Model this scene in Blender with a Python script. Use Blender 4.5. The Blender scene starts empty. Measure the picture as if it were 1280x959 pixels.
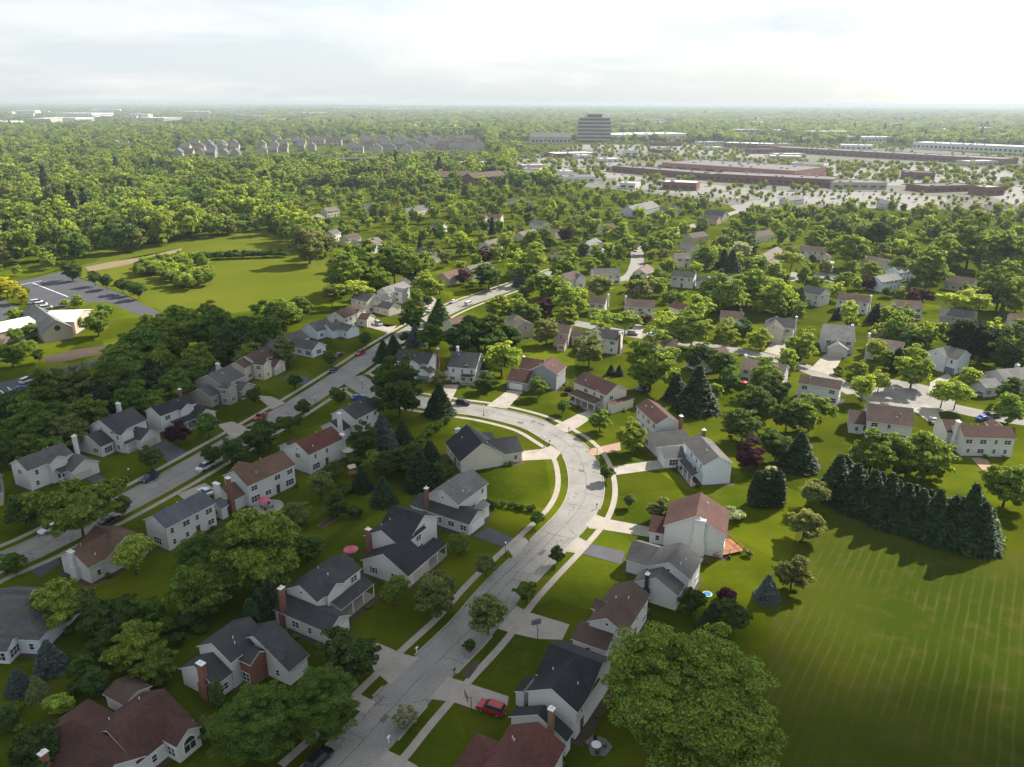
import bpy, bmesh, math, random
import numpy as np
from mathutils import Matrix, Vector
random.seed(7)
SC = bpy.context.scene
COL = SC.collection
R = math.radians

# ------------------------------------------------------------------ camera
CAM_H, FPX, HOR, ROLL = 90.0, 960.0, 127.5, R(0.30)
PX, PY = 640.0, 479.5
PITCH = math.atan((PY - HOR) / FPX)
_r0 = np.array([1.0, 0, 0]); _u0 = np.array([0, math.sin(PITCH), math.cos(PITCH)])
FWD = np.array([0, math.cos(PITCH), -math.sin(PITCH)])
RIGHT = _r0 * math.cos(ROLL) + _u0 * math.sin(ROLL)
UP = -_r0 * math.sin(ROLL) + _u0 * math.cos(ROLL)
cam_data = bpy.data.cameras.new('camera')
cam = bpy.data.objects.new('camera', cam_data); COL.objects.link(cam)
m = Matrix.Identity(4)
for i in range(3):
    m[i][0] = RIGHT[i]; m[i][1] = UP[i]; m[i][2] = -FWD[i]
m[2][3] = CAM_H
cam.matrix_world = m
cam_data.sensor_fit = 'HORIZONTAL'; cam_data.sensor_width = 36.0
cam_data.lens = 36.0 * FPX / 1280.0
cam_data.clip_start = 1.0; cam_data.clip_end = 200000.0
SC.camera = cam

# ------------------------------------------------------------------ sky and sun
SUN_EL, SUN_AZ = R(37), R(42)          # azimuth measured from +X towards +Y
SUN_DIR = np.array([math.cos(SUN_EL) * math.cos(SUN_AZ), math.cos(SUN_EL) * math.sin(SUN_AZ), math.sin(SUN_EL)])
w = bpy.data.worlds.new('World'); SC.world = w; w.use_nodes = True
nt = w.node_tree; nt.nodes.clear()
def N(t, kind, **kw):
    n = t.nodes.new(kind)
    for k, v in kw.items(): setattr(n, k, v)
    return n
sky = N(nt, 'ShaderNodeTexSky', sky_type='NISHITA', sun_disc=False)
sky.sun_elevation = SUN_EL; sky.sun_rotation = math.pi / 2 - SUN_AZ
sky.air_density = 1.0; sky.dust_density = 1.2; sky.ozone_density = 1.0; sky.altitude = 100
bg = N(nt, 'ShaderNodeBackground'); bg.inputs['Strength'].default_value = 0.088
wo = N(nt, 'ShaderNodeOutputWorld')
# thin high cloud: soft noise over the sky's directions, white where thick
tc = N(nt, 'ShaderNodeTexCoord')
mp = N(nt, 'ShaderNodeMapping'); mp.inputs['Scale'].default_value = (1.0, 1.0, 3.2)
nz = N(nt, 'ShaderNodeTexNoise'); nz.inputs['Scale'].default_value = 2.3; nz.inputs['Detail'].default_value = 6; nz.inputs['Roughness'].default_value = 0.55
rp = N(nt, 'ShaderNodeValToRGB')
rp.color_ramp.elements[0].position = 0.30; rp.color_ramp.elements[0].color = (0.0, 0.0, 0.0, 1)
rp.color_ramp.elements[1].position = 0.60; rp.color_ramp.elements[1].color = (0.92, 0.92, 0.92, 1)
mx = N(nt, 'ShaderNodeMix', data_type='RGBA')
nz2 = N(nt, 'ShaderNodeTexNoise'); nz2.inputs['Scale'].default_value = 3.1; nz2.inputs['Detail'].default_value = 7; nz2.inputs['Roughness'].default_value = 0.6
mp2 = N(nt, 'ShaderNodeMapping'); mp2.inputs['Scale'].default_value = (1.0, 1.0, 6.0); mp2.inputs['Location'].default_value = (2.2, 4.6, 0.9)
rp2 = N(nt, 'ShaderNodeValToRGB'); rp2.color_ramp.elements[0].position = 0.40; rp2.color_ramp.elements[0].color = (4.35, 4.78, 5.05, 1)
rp2.color_ramp.elements[1].position = 0.58; rp2.color_ramp.elements[1].color = (5.55, 5.65, 5.7, 1)
nt.links.new(tc.outputs['Generated'], mp2.inputs['Vector']); nt.links.new(mp2.outputs['Vector'], nz2.inputs['Vector']); nt.links.new(nz2.outputs['Fac'], rp2.inputs['Fac'])
nt.links.new(rp2.outputs['Color'], mx.inputs['B'])
nt.links.new(tc.outputs['Generated'], mp.inputs['Vector']); nt.links.new(mp.outputs['Vector'], nz.inputs['Vector'])
sx = N(nt, 'ShaderNodeSeparateXYZ'); nt.links.new(tc.outputs['Generated'], sx.inputs[0])
hr = N(nt, 'ShaderNodeMapRange', interpolation_type='SMOOTHSTEP'); hr.inputs['From Min'].default_value = 0.0; hr.inputs['From Max'].default_value = 0.45
hr.inputs['To Min'].default_value = 0.86; hr.inputs['To Max'].default_value = 0.0
nt.links.new(sx.outputs['Z'], hr.inputs['Value'])
mxx = N(nt, 'ShaderNodeMath', operation='MAXIMUM'); nt.links.new(hr.outputs['Result'], mxx.inputs[1])
nt.links.new(nz.outputs['Fac'], rp.inputs['Fac']); nt.links.new(rp.outputs['Color'], mxx.inputs[0]); nt.links.new(mxx.outputs[0], mx.inputs['Factor'])
nt.links.new(sky.outputs['Color'], mx.inputs['A']); nt.links.new(mx.outputs['Result'], bg.inputs['Color'])
nt.links.new(bg.outputs['Background'], wo.inputs['Surface'])
sun_d = bpy.data.lights.new('sun', 'SUN'); sun_d.energy = 5.0; sun_d.angle = R(0.6); sun_d.color = (1.0, 0.94, 0.84)
sun = bpy.data.objects.new('sun', sun_d); COL.objects.link(sun)
sun.rotation_euler = Vector(SUN_DIR).to_track_quat('Z', 'Y').to_euler()
sun.location = (300, 300, 400)
vs = SC.view_settings
vs.view_transform = 'Standard'; vs.look = 'None'; vs.exposure = 1.05; vs.gamma = 1.0; vs.use_curve_mapping = False
cy = SC.cycles
cy.use_denoising = True
cy.max_bounces = 5; cy.diffuse_bounces = 2; cy.glossy_bounces = 2; cy.transmission_bounces = 3
cy.transparent_max_bounces = 24; cy.volume_bounces = 1
cy.use_adaptive_sampling = True; cy.adaptive_threshold = 0.02
cy.caustics_reflective = False; cy.caustics_refractive = False
cy.sample_clamp_indirect = 6.0

# ------------------------------------------------------------------ helpers
def G(x, y, z=0.0):
    """pixel of the photograph (1280x959) -> point on the level z"""
    v = RIGHT * ((x - PX) / FPX) - UP * ((y - PY) / FPX) + FWD
    t = (z - CAM_H) / v[2]
    return np.array([v[0] * t, v[1] * t])
def PIX(p):
    d = np.array([p[0], p[1], (p[2] if len(p) > 2 else 0.0) - CAM_H])
    z = d @ FWD
    return PX + FPX * (d @ RIGHT) / z, PY - FPX * (d @ UP) / z
def depth(p, z=0.0):
    return np.array([p[0], p[1], z - CAM_H]) @ FWD
def link(o, parent=None):
    COL.objects.link(o)
    if parent is not None: o.parent = parent
    return o
def mesh_obj(name, verts, faces, mats, parent=None, mi=None, smooth=False):
    me = bpy.data.meshes.new(name)
    me.from_pydata([tuple(map(float, v)) for v in verts], [], faces)
    for mt in (mats if isinstance(mats, (list, tuple)) else [mats]): me.materials.append(mt)
    if mi is not None: me.polygons.foreach_set('material_index', mi)
    if smooth: me.polygons.foreach_set('use_smooth', [True] * len(me.polygons))
    me.update()
    return link(bpy.data.objects.new(name, me), parent)
def inst(name, me, parent=None, loc=(0, 0, 0), rot=0.0, scale=(1, 1, 1)):
    o = bpy.data.objects.new(name, me); o.location = loc; o.rotation_euler = (0, 0, rot); o.scale = scale
    return link(o, parent)
def empty(name, loc, rz=0.0):
    o = bpy.data.objects.new(name, None); o.location = loc; o.rotation_euler = (0, 0, rz); o.empty_display_size = 0.5
    return link(o)
def tag(o, label=None, cat=None, group=None, kind=None):
    if label: o['label'] = label
    if cat: o['category'] = cat
    if group: o['group'] = group
    if kind: o['kind'] = kind
    return o
class MB:
    """collects boxes, prisms and tubes into one mesh"""
    def __init__(s): s.v = []; s.f = []; s.m = []
    def add(s, verts, faces, mi=0):
        b = len(s.v); s.v += [tuple(p) for p in verts]; s.f += [tuple(b + i for i in f) for f in faces]; s.m += [mi] * len(faces)
    def box(s, c, d, rz=0.0, mi=0):
        ca, sa = math.cos(rz), math.sin(rz); vs = []
        for k in (-.5, .5):
            for i, j in ((-.5, -.5), (.5, -.5), (.5, .5), (-.5, .5)):
                x, y = i * d[0], j * d[1]
                vs.append((c[0] + x * ca - y * sa, c[1] + x * sa + y * ca, c[2] + k * d[2]))
        s.add(vs, [(3, 2, 1, 0), (4, 5, 6, 7), (0, 1, 5, 4), (1, 2, 6, 5), (2, 3, 7, 6), (3, 0, 4, 7)], mi)
    def tube(s, p0, p1, r0, r1, n=6, mi=0, cap=True):
        p0, p1 = Vector(p0), Vector(p1); q = (p1 - p0).to_track_quat('Z', 'Y'); vs = []
        for p, r in ((p0, r0), (p1, r1)):
            for k in range(n):
                a = 2 * math.pi * k / n
                vs.append(tuple(p + q @ Vector((r * math.cos(a), r * math.sin(a), 0))))
        fs = [(k, (k + 1) % n, n + (k + 1) % n, n + k) for k in range(n)]
        if cap: fs += [tuple(range(n - 1, -1, -1)), tuple(range(n, 2 * n))]
        s.add(vs, fs, mi)
    def lathe(s, c, prof, n=10, mi=0):
        vs = []
        for r, z in prof:
            for k in range(n):
                a = 2 * math.pi * k / n; vs.append((c[0] + r * math.cos(a), c[1] + r * math.sin(a), c[2] + z))
        fs = []
        for j in range(len(prof) - 1):
            for k in range(n): fs.append((j * n + k, j * n + (k + 1) % n, (j + 1) * n + (k + 1) % n, (j + 1) * n + k))
        fs += [tuple(range(n - 1, -1, -1)), tuple(range((len(prof) - 1) * n, len(prof) * n))]
        s.add(vs, fs, mi)
    def mesh(s, name, mats):
        me = bpy.data.meshes.new(name); me.from_pydata(s.v, [], s.f)
        for mt in (mats if isinstance(mats, (list, tuple)) else [mats]): me.materials.append(mt)
        me.polygons.foreach_set('material_index', s.m); me.update(); return me
    def build(s, name, mats, parent=None, loc=(0, 0, 0)):
        o = bpy.data.objects.new(name, s.mesh(name, mats)); o.location = loc; return link(o, parent)

# ------------------------------------------------------------------ materials
def mat(name, col, rough=0.8, var=0.12, scale=0.6, spec=0.3, metallic=0.0, bump=None, fine=None, emit=None):
    """plain surface: base colour broken up by two noises; optional relief"""
    mt = bpy.data.materials.new(name); mt.use_nodes = True; t = mt.node_tree
    b = t.nodes['Principled BSDF']; b.inputs['Roughness'].default_value = rough
    b.inputs['Specular IOR Level'].default_value = spec; b.inputs['Metallic'].default_value = metallic
    g = N(t, 'ShaderNodeNewGeometry')
    n1 = N(t, 'ShaderNodeTexNoise'); n1.inputs['Scale'].default_value = scale; n1.inputs['Detail'].default_value = 5
    n2 = N(t, 'ShaderNodeTexNoise'); n2.inputs['Scale'].default_value = fine or scale * 9; n2.inputs['Detail'].default_value = 3
    oi = N(t, 'ShaderNodeObjectInfo')
    t.links.new(g.outputs['Position'], n1.inputs['Vector']); t.links.new(g.outputs['Position'], n2.inputs['Vector'])
    ad = N(t, 'ShaderNodeMath', operation='ADD'); t.links.new(n1.outputs['Fac'], ad.inputs[0]); t.links.new(n2.outputs['Fac'], ad.inputs[1])
    mr = N(t, 'ShaderNodeMapRange'); mr.inputs['From Min'].default_value = 0.6; mr.inputs['From Max'].default_value = 1.4
    mr.inputs['To Min'].default_value = 1 - var; mr.inputs['To Max'].default_value = 1 + var
    t.links.new(ad.outputs[0], mr.inputs['Value'])
    mu = N(t, 'ShaderNodeVectorMath', operation='SCALE'); mu.inputs[0].default_value = col[:3]
    t.links.new(mr.outputs['Result'], mu.inputs['Scale']); t.links.new(mu.outputs['Vector'], b.inputs['Base Color'])
    if bump:
        bp = N(t, 'ShaderNodeBump'); bp.inputs['Strength'].default_value = bump; bp.inputs['Distance'].default_value = 0.05
        t.links.new(n2.outputs['Fac'], bp.inputs['Height']); t.links.new(bp.outputs['Normal'], b.inputs['Normal'])
    return mt
def siding(name, col):
    """lap siding: horizontal boards about 0.13 m high as fine relief and soft dirt"""
    mt = mat(name, col, 0.6, 0.07, 0.35, 0.3); t = mt.node_tree; b = t.nodes['Principled BSDF']
    g = [n for n in t.nodes if n.type == 'NEW_GEOMETRY'][0]
    sp = N(t, 'ShaderNodeSeparateXYZ'); t.links.new(g.outputs['Position'], sp.inputs[0])
    m1 = N(t, 'ShaderNodeMath', operation='MULTIPLY'); m1.inputs[1].default_value = 1 / 0.14; t.links.new(sp.outputs['Z'], m1.inputs[0])
    m2 = N(t, 'ShaderNodeMath', operation='FRACT'); t.links.new(m1.outputs[0], m2.inputs[0])
    bp = N(t, 'ShaderNodeBump'); bp.inputs['Strength'].default_value = 0.5; bp.inputs['Distance'].default_value = 0.02
    t.links.new(m2.outputs[0], bp.inputs['Height']); t.links.new(bp.outputs['Normal'], b.inputs['Normal'])
    return mt
def shingle(name, col, streak=0.14):
    """asphalt shingles: mottled tabs, streaks running down the slope, weathered blotches"""
    mt = bpy.data.materials.new(name); mt.use_nodes = True; t = mt.node_tree
    b = t.nodes['Principled BSDF']; b.inputs['Roughness'].default_value = 0.88; b.inputs['Specular IOR Level'].default_value = 0.25
    g = N(t, 'ShaderNodeNewGeometry'); oi = N(t, 'ShaderNodeObjectInfo')
    acc = None
    for sc, amt, det in ((0.22, 0.20, 4), (1.4, 0.16, 4), (6.0, 0.22, 2)):
        n = N(t, 'ShaderNodeTexNoise'); n.inputs['Scale'].default_value = sc; n.inputs['Detail'].default_value = det
        t.links.new(g.outputs['Position'], n.inputs['Vector'])
        r = N(t, 'ShaderNodeMapRange'); r.inputs['From Min'].default_value = 0.3; r.inputs['From Max'].default_value = 0.7
        r.inputs['To Min'].default_value = 1 - amt; r.inputs['To Max'].default_value = 1 + amt
        t.links.new(n.outputs['Fac'], r.inputs['Value'])
        if acc is None: acc = r.outputs['Result']
        else:
            k = N(t, 'ShaderNodeMath', operation='MULTIPLY'); t.links.new(acc, k.inputs[0]); t.links.new(r.outputs['Result'], k.inputs[1]); acc = k.outputs[0]
    sp = N(t, 'ShaderNodeSeparateXYZ'); t.links.new(g.outputs['Position'], sp.inputs[0])
    m1 = N(t, 'ShaderNodeMath', operation='MULTIPLY'); m1.inputs[1].default_value = 1 / 0.11; t.links.new(sp.outputs['Z'], m1.inputs[0])
    m2 = N(t, 'ShaderNodeMath', operation='FRACT'); t.links.new(m1.outputs[0], m2.inputs[0])
    r = N(t, 'ShaderNodeMapRange'); r.inputs['To Min'].default_value = 0.86; r.inputs['To Max'].default_value = 1.06
    t.links.new(m2.outputs[0], r.inputs['Value'])
    k = N(t, 'ShaderNodeMath', operation='MULTIPLY'); t.links.new(acc, k.inputs[0]); t.links.new(r.outputs['Result'], k.inputs[1])
    mu = N(t, 'ShaderNodeVectorMath', operation='SCALE'); mu.inputs[0].default_value = col
    t.links.new(k.outputs[0], mu.inputs['Scale']); t.links.new(mu.outputs['Vector'], b.inputs['Base Color'])
    bp = N(t, 'ShaderNodeBump'); bp.inputs['Strength'].default_value = 0.4; bp.inputs['Distance'].default_value = 0.03
    t.links.new(m2.outputs[0], bp.inputs['Height']); t.links.new(bp.outputs['Normal'], b.inputs['Normal'])
    return mt
def grass_mat(name, c1, c2, c3, s1=0.035, s2=0.5):
    mt = bpy.data.materials.new(name); mt.use_nodes = True; t = mt.node_tree
    b = t.nodes['Principled BSDF']; b.inputs['Roughness'].default_value = 1.0; b.inputs['Specular IOR Level'].default_value = 0.0
    g = N(t, 'ShaderNodeNewGeometry')
    def noise(s, d):
        n = N(t, 'ShaderNodeTexNoise'); n.inputs['Scale'].default_value = s; n.inputs['Detail'].default_value = d
        t.links.new(g.outputs['Position'], n.inputs['Vector']); return n
    a = noise(s1, 5); c = noise(s2, 6); f = noise(5.0, 3)
    r1 = N(t, 'ShaderNodeMapRange'); r1.inputs['From Min'].default_value = .38; r1.inputs['From Max'].default_value = .62
    t.links.new(a.outputs['Fac'], r1.inputs['Value'])
    x1 = N(t, 'ShaderNodeMix', data_type='RGBA'); x1.inputs['A'].default_value = (*c1, 1); x1.inputs['B'].default_value = (*c2, 1)
    t.links.new(r1.outputs['Result'], x1.inputs['Factor'])
    r2 = N(t, 'ShaderNodeMapRange'); r2.inputs['From Min'].default_value = .52; r2.inputs['From Max'].default_value = .75; r2.inputs['To Max'].default_value = .6
    t.links.new(c.outputs['Fac'], r2.inputs['Value'])
    x2 = N(t, 'ShaderNodeMix', data_type='RGBA'); x2.inputs['B'].default_value = (*c3, 1)
    t.links.new(x1.outputs['Result'], x2.inputs['A']); t.links.new(r2.outputs['Result'], x2.inputs['Factor'])
    r3 = N(t, 'ShaderNodeMapRange'); r3.inputs['From Min'].default_value = .3; r3.inputs['From Max'].default_value = .7
    r3.inputs['To Min'].default_value = .75; r3.inputs['To Max'].default_value = 1.25; t.links.new(f.outputs['Fac'], r3.inputs['Value'])
    sc = N(t, 'ShaderNodeVectorMath', operation='SCALE'); t.links.new(x2.outputs['Result'], sc.inputs[0]); t.links.new(r3.outputs['Result'], sc.inputs['Scale'])
    t.links.new(sc.outputs['Vector'], b.inputs['Base Color'])
    bp = N(t, 'ShaderNodeBump'); bp.inputs['Strength'].default_value = .5; bp.inputs['Distance'].default_value = .08
    t.links.new(f.outputs['Fac'], bp.inputs['Height']); t.links.new(bp.outputs['Normal'], b.inputs['Normal'])
    return mt, x2, sc, b, t, g
M = {}
def lawn_mat():
    mt, x2, sc, b, t, g = grass_mat('lawn_grass', (.040, .060, .003), (.078, .094, .004), (.096, .086, .016), .05, .6)
    v = N(t, 'ShaderNodeTexVoronoi'); v.inputs['Scale'].default_value = 1 / 24; t.links.new(g.outputs['Position'], v.inputs['Vector'])
    sp = N(t, 'ShaderNodeSeparateColor'); t.links.new(v.outputs['Color'], sp.inputs[0])
    r = N(t, 'ShaderNodeMapRange'); r.inputs['To Min'].default_value = .78; r.inputs['To Max'].default_value = 1.34; t.links.new(sp.outputs['Red'], r.inputs['Value'])
    k = N(t, 'ShaderNodeVectorMath', operation='SCALE'); t.links.new(sc.outputs['Vector'], k.inputs[0]); t.links.new(r.outputs['Result'], k.inputs['Scale']); t.links.new(k.outputs['Vector'], b.inputs['Base Color'])
    return mt
M['lawn'] = lawn_mat()
M['concrete'] = mat('concrete', (.33, .295, .25), .9, .24, .3, .2, fine=3)
M['walk'] = mat('sidewalk_concrete', (.33, .29, .24), .9, .18, .5, .2, fine=4)
M['pale_concrete'] = mat('pale_concrete', (.58, .55, .50), .9, .12, .4, .2)
M['asphalt'] = mat('driveway_asphalt', (.085, .085, .09), .9, .18, .4, .2)
M['kerb'] = mat('kerb_concrete', (.30, .275, .235), .9, .15, .6, .2)
M['lot'] = mat('parking_asphalt', (.075, .075, .085), .9, .2, .08, .2)
M['mulch'] = mat('mulch', (.080, .060, .045), .95, .3, .5, .1)
M['brick'] = mat('brick', (.23, .105, .075), .85, .25, 1.2, .2, fine=14)
M['brick_tan'] = mat('tan_brick', (.34, .22, .16), .85, .2, 1.2, .2, fine=14)
M['trim'] = mat('white_trim', (.74, .73, .70), .55, .05, 1, .4)
M['pane'] = mat('window_glass', (.030, .036, .045), .08, .3, 1.5, .7)
M['garage'] = mat('garage_door', (.50, .45, .40), .6, .06, 1, .4)
M['garage_white'] = mat('white_garage_door', (.74, .74, .73), .6, .05, 1, .4)
M['garage_blue'] = mat('grey_blue_garage_door', (.16, .20, .26), .6, .05, 1, .4)
M['door'] = mat('front_door', (.10, .05, .04), .5, .1, 1, .4)
M['shutter'] = mat('dark_shutter', (.03, .035, .04), .6, .1, 1, .4)
M['metal'] = mat('grey_metal', (.30, .31, .32), .45, .1, 2, .5, metallic=.6)
M['black'] = mat('black_plastic', (.02, .02, .022), .5, .1, 2, .4)
M['wood'] = mat('weathered_wood', (.26, .15, .09), .85, .2, 1.5, .2)
M['white'] = mat('white_paint', (.78, .78, .76), .5, .05, 1, .4)
for k, c in dict(white=(.62, .61, .585), cream=(.62, .57, .47), tan=(.45, .38, .30), bluewhite=(.66, .70, .76), grey=(.30, .31, .32), lightgrey=(.52, .52, .52), stone=(.36, .33, .29)).items():
    M['w_' + k] = siding(k + '_siding', c)
for k, c in dict(maroon=(0.079, 0.038, 0.030), brown=(0.094, 0.062, 0.048), red=(0.108, 0.043, 0.032), black=(0.030, 0.031, 0.035), dark=(0.055, 0.054, 0.055), grey=(0.101, 0.097, 0.092), light=(0.163, 0.158, 0.151), blue=(0.092, 0.099, 0.114), tan=(0.156, 0.123, 0.097), rust=(0.135, 0.080, 0.054)).items():
    M['r_' + k] = shingle(k + '_shingles', c)

M['w_brick'] = M['brick']
# road surface: worn grey concrete-asphalt with sealed cracks, patches and tyre bands
def road_mat():
    mt = mat('road_surface', (.245, .230, .208), .9, .26, .16, .2, fine=2.2); t = mt.node_tree; b = t.nodes['Principled BSDF']
    g = [n for n in t.nodes if n.type == 'NEW_GEOMETRY'][0]; src = b.inputs['Base Color'].links[0].from_socket
    v = N(t, 'ShaderNodeTexVoronoi', feature='DISTANCE_TO_EDGE'); v.inputs['Scale'].default_value = .07
    nn = N(t, 'ShaderNodeTexNoise'); nn.inputs['Scale'].default_value = .35; nn.inputs['Detail'].default_value = 6
    t.links.new(g.outputs['Position'], nn.inputs['Vector'])
    ma = N(t, 'ShaderNodeVectorMath', operation='MULTIPLY_ADD'); ma.inputs[1].default_value = (5, 5, 5)
    t.links.new(nn.outputs['Color'], ma.inputs[0]); t.links.new(g.outputs['Position'], ma.inputs[2]); t.links.new(ma.outputs['Vector'], v.inputs['Vector'])
    r = N(t, 'ShaderNodeMapRange'); r.inputs['From Min'].default_value = .003; r.inputs['From Max'].default_value = .008; r.inputs['To Min'].default_value = .62; r.inputs['To Max'].default_value = 1
    t.links.new(v.outputs['Distance'], r.inputs['Value'])
    sc = N(t, 'ShaderNodeVectorMath', operation='SCALE'); t.links.new(src, sc.inputs[0]); t.links.new(r.outputs['Result'], sc.inputs['Scale'])
    t.links.new(sc.outputs['Vector'], b.inputs['Base Color'])
    return mt
M['road'] = road_mat()
# mown hay field: rows of pale straw across green
def field_mat(ang, period):
    mt, x2, sc, b, t, g = grass_mat('mown_field', (.036, .054, .005), (.058, .070, .007), (.084, .070, .020), .03, .25)
    mp = N(t, 'ShaderNodeVectorRotate', rotation_type='Z_AXIS'); mp.inputs['Angle'].default_value = -ang; t.links.new(g.outputs['Position'], mp.inputs['Vector'])
    sp = N(t, 'ShaderNodeSeparateXYZ'); t.links.new(mp.outputs['Vector'], sp.inputs[0])
    nb = N(t, 'ShaderNodeTexNoise'); nb.inputs['Scale'].default_value = .06; t.links.new(g.outputs['Position'], nb.inputs['Vector'])
    a = N(t, 'ShaderNodeMath', operation='MULTIPLY_ADD'); a.inputs[1].default_value = .9; t.links.new(nb.outputs['Fac'], a.inputs[0]); t.links.new(sp.outputs['Y'], a.inputs[2])
    d = N(t, 'ShaderNodeMath', operation='DIVIDE'); d.inputs[1].default_value = period; t.links.new(a.outputs[0], d.inputs[0])
    f = N(t, 'ShaderNodeMath', operation='PINGPONG'); f.inputs[1].default_value = .5; t.links.new(d.outputs[0], f.inputs[0])
    r = N(t, 'ShaderNodeMapRange'); r.inputs['From Min'].default_value = .30; r.inputs['From Max'].default_value = .5; t.links.new(f.outputs[0], r.inputs['Value'])
    ms = N(t, 'ShaderNodeVectorMath', operation='MULTIPLY'); ms.inputs[1].default_value = (.16, 1.3, 1); t.links.new(mp.outputs['Vector'], ms.inputs[0])
    n2 = N(t, 'ShaderNodeTexNoise'); n2.inputs['Scale'].default_value = 1.0; n2.inputs['Detail'].default_value = 8; n2.inputs['Roughness'].default_value = .7; t.links.new(ms.outputs['Vector'], n2.inputs['Vector'])
    n3 = N(t, 'ShaderNodeTexNoise'); n3.inputs['Scale'].default_value = .045; t.links.new(g.outputs['Position'], n3.inputs['Vector'])
    r2 = N(t, 'ShaderNodeMapRange'); r2.inputs['From Min'].default_value = .32; r2.inputs['From Max'].default_value = .68; t.links.new(n2.outputs['Fac'], r2.inputs['Value'])
    r3 = N(t, 'ShaderNodeMapRange'); r3.inputs['From Min'].default_value = .38; r3.inputs['From Max'].default_value = .58; r3.inputs['To Max'].default_value = .75; t.links.new(n3.outputs['Fac'], r3.inputs['Value'])
    p = N(t, 'ShaderNodeMath', operation='MULTIPLY'); t.links.new(r.outputs['Result'], p.inputs[0]); t.links.new(r2.outputs['Result'], p.inputs[1])
    q = N(t, 'ShaderNodeMath', operation='MULTIPLY'); t.links.new(p.outputs[0], q.inputs[0]); t.links.new(r3.outputs['Result'], q.inputs[1])
    x = N(t, 'ShaderNodeMix', data_type='RGBA'); x.inputs['B'].default_value = (.100, .094, .028, 1)
    t.links.new(sc.outputs['Vector'], x.inputs['A']); t.links.new(q.outputs[0], x.inputs['Factor']); t.links.new(x.outputs['Result'], b.inputs['Base Color'])
    return mt
# leaves: tint comes from the tree (or the woodland point), every leaf varies a little; light shines through
def leaf_mat(name, trans=0.48, boost=1.7):
    mt = bpy.data.materials.new(name); mt.use_nodes = True; t = mt.node_tree
    b = t.nodes['Principled BSDF']; out = t.nodes['Material Output']; b.inputs['Roughness'].default_value = .6; b.inputs['Specular IOR Level'].default_value = .12
    at = N(t, 'ShaderNodeAttribute', attribute_type='INSTANCER', attribute_name='tint')
    g = N(t, 'ShaderNodeNewGeometry')
    r = N(t, 'ShaderNodeMapRange'); r.inputs['To Min'].default_value = .45; r.inputs['To Max'].default_value = 1.55; t.links.new(g.outputs['Random Per Island'], r.inputs['Value'])
    sc = N(t, 'ShaderNodeVectorMath', operation='SCALE'); t.links.new(at.outputs['Color'], sc.inputs[0]); t.links.new(r.outputs['Result'], sc.inputs['Scale'])
    t.links.new(sc.outputs['Vector'], b.inputs['Base Color'])
    tl = N(t, 'ShaderNodeBsdfTranslucent')
    mu = N(t, 'ShaderNodeVectorMath', operation='MULTIPLY'); mu.inputs[1].default_value = (boost * 1.12, boost, boost * .55); t.links.new(sc.outputs['Vector'], mu.inputs[0])
    t.links.new(mu.outputs['Vector'], tl.inputs['Color'])
    mxs = N(t, 'ShaderNodeMixShader'); mxs.inputs[0].default_value = trans
    t.links.new(b.outputs[0], mxs.inputs[1]); t.links.new(tl.outputs[0], mxs.inputs[2]); t.links.new(mxs.outputs[0], out.inputs['Surface'])
    return mt
M['leaf'] = leaf_mat('broad_leaves'); M['needle'] = leaf_mat('needles', .15, 1.2)
M['bark'] = mat('bark', (.085, .062, .048), .95, .3, 2, .1)

# ------------------------------------------------------------------ ground, streets
S = 60000.0
tag(mesh_obj('ground', [(-S, -S, 0), (S, -S, 0), (S, S, 0), (-S, S, 0)], [(0, 1, 2, 3)], M['lawn']), kind='structure')
def poly(name, pix, mt, z, kind='structure', world=False):
    pts = [p if world else G(*p) for p in pix]
    a = sum(pts[i][0] * pts[(i + 1) % len(pts)][1] - pts[(i + 1) % len(pts)][0] * pts[i][1] for i in range(len(pts)))
    if a < 0: pts = pts[::-1]
    bm = bmesh.new(); vs = [bm.verts.new((p[0], p[1], z)) for p in pts]; bm.faces.new(vs); bmesh.ops.triangulate(bm, faces=bm.faces[:])
    me = bpy.data.meshes.new(name); bm.to_mesh(me); bm.free(); me.materials.append(mt)
    return tag(link(bpy.data.objects.new(name, me)), kind=kind)
def smooth_line(pts, step=2.5):
    P = [np.array(p, float) for p in pts]; P = [2 * P[0] - P[1]] + P + [2 * P[-1] - P[-2]]; out = []
    for i in range(1, len(P) - 2):
        n = max(2, int(np.linalg.norm(P[i + 1] - P[i]) / step))
        for k in range(n):
            t = k / n
            out.append(.5 * (2 * P[i] + (P[i + 1] - P[i - 1]) * t + (2 * P[i - 1] - 5 * P[i] + 4 * P[i + 1] - P[i + 2]) * t * t + (3 * P[i] - P[i - 1] - 3 * P[i + 1] + P[i + 2]) * t ** 3))
    out.append(P[-2]); return np.array(out)
def normals(L):
    d = np.gradient(L, axis=0); d /= np.linalg.norm(d, axis=1)[:, None]; return np.stack([-d[:, 1], d[:, 0]], 1)
def strip(name, L, off, wid, z, mt, kind='structure', box=0.0, mask=None, parent=None):
    n = normals(L); a = L + n * (off - wid / 2); b = L + n * (off + wid / 2); V = []; F = []
    for i in range(len(L)):
        V += [(*a[i], z), (*b[i], z)]
        if box: V += [(*a[i], z - box), (*b[i], z - box)]
    k = 4 if box else 2
    for i in range(len(L) - 1):
        if mask is not None and not (mask[i] and mask[i + 1]): continue
        p, q = i * k, (i + 1) * k
        F.append((p, q, q + 1, p + 1))
        if box: F += [(p + 2, q + 2, q, p), (p + 1, q + 1, q + 3, p + 3)]
    return tag(mesh_obj(name, V, F, mt, parent), kind=kind)
ROADS = []
def road(name, pix, wid=8.5, walks=(), kerbs=True, wo=7.1):
    L = smooth_line([G(*p) for p in pix]); z = .012 + .004 * len(ROADS)
    ROADS.append((L, wid)); strip(name, L, 0, wid, z, M['road'])
    return L
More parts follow.
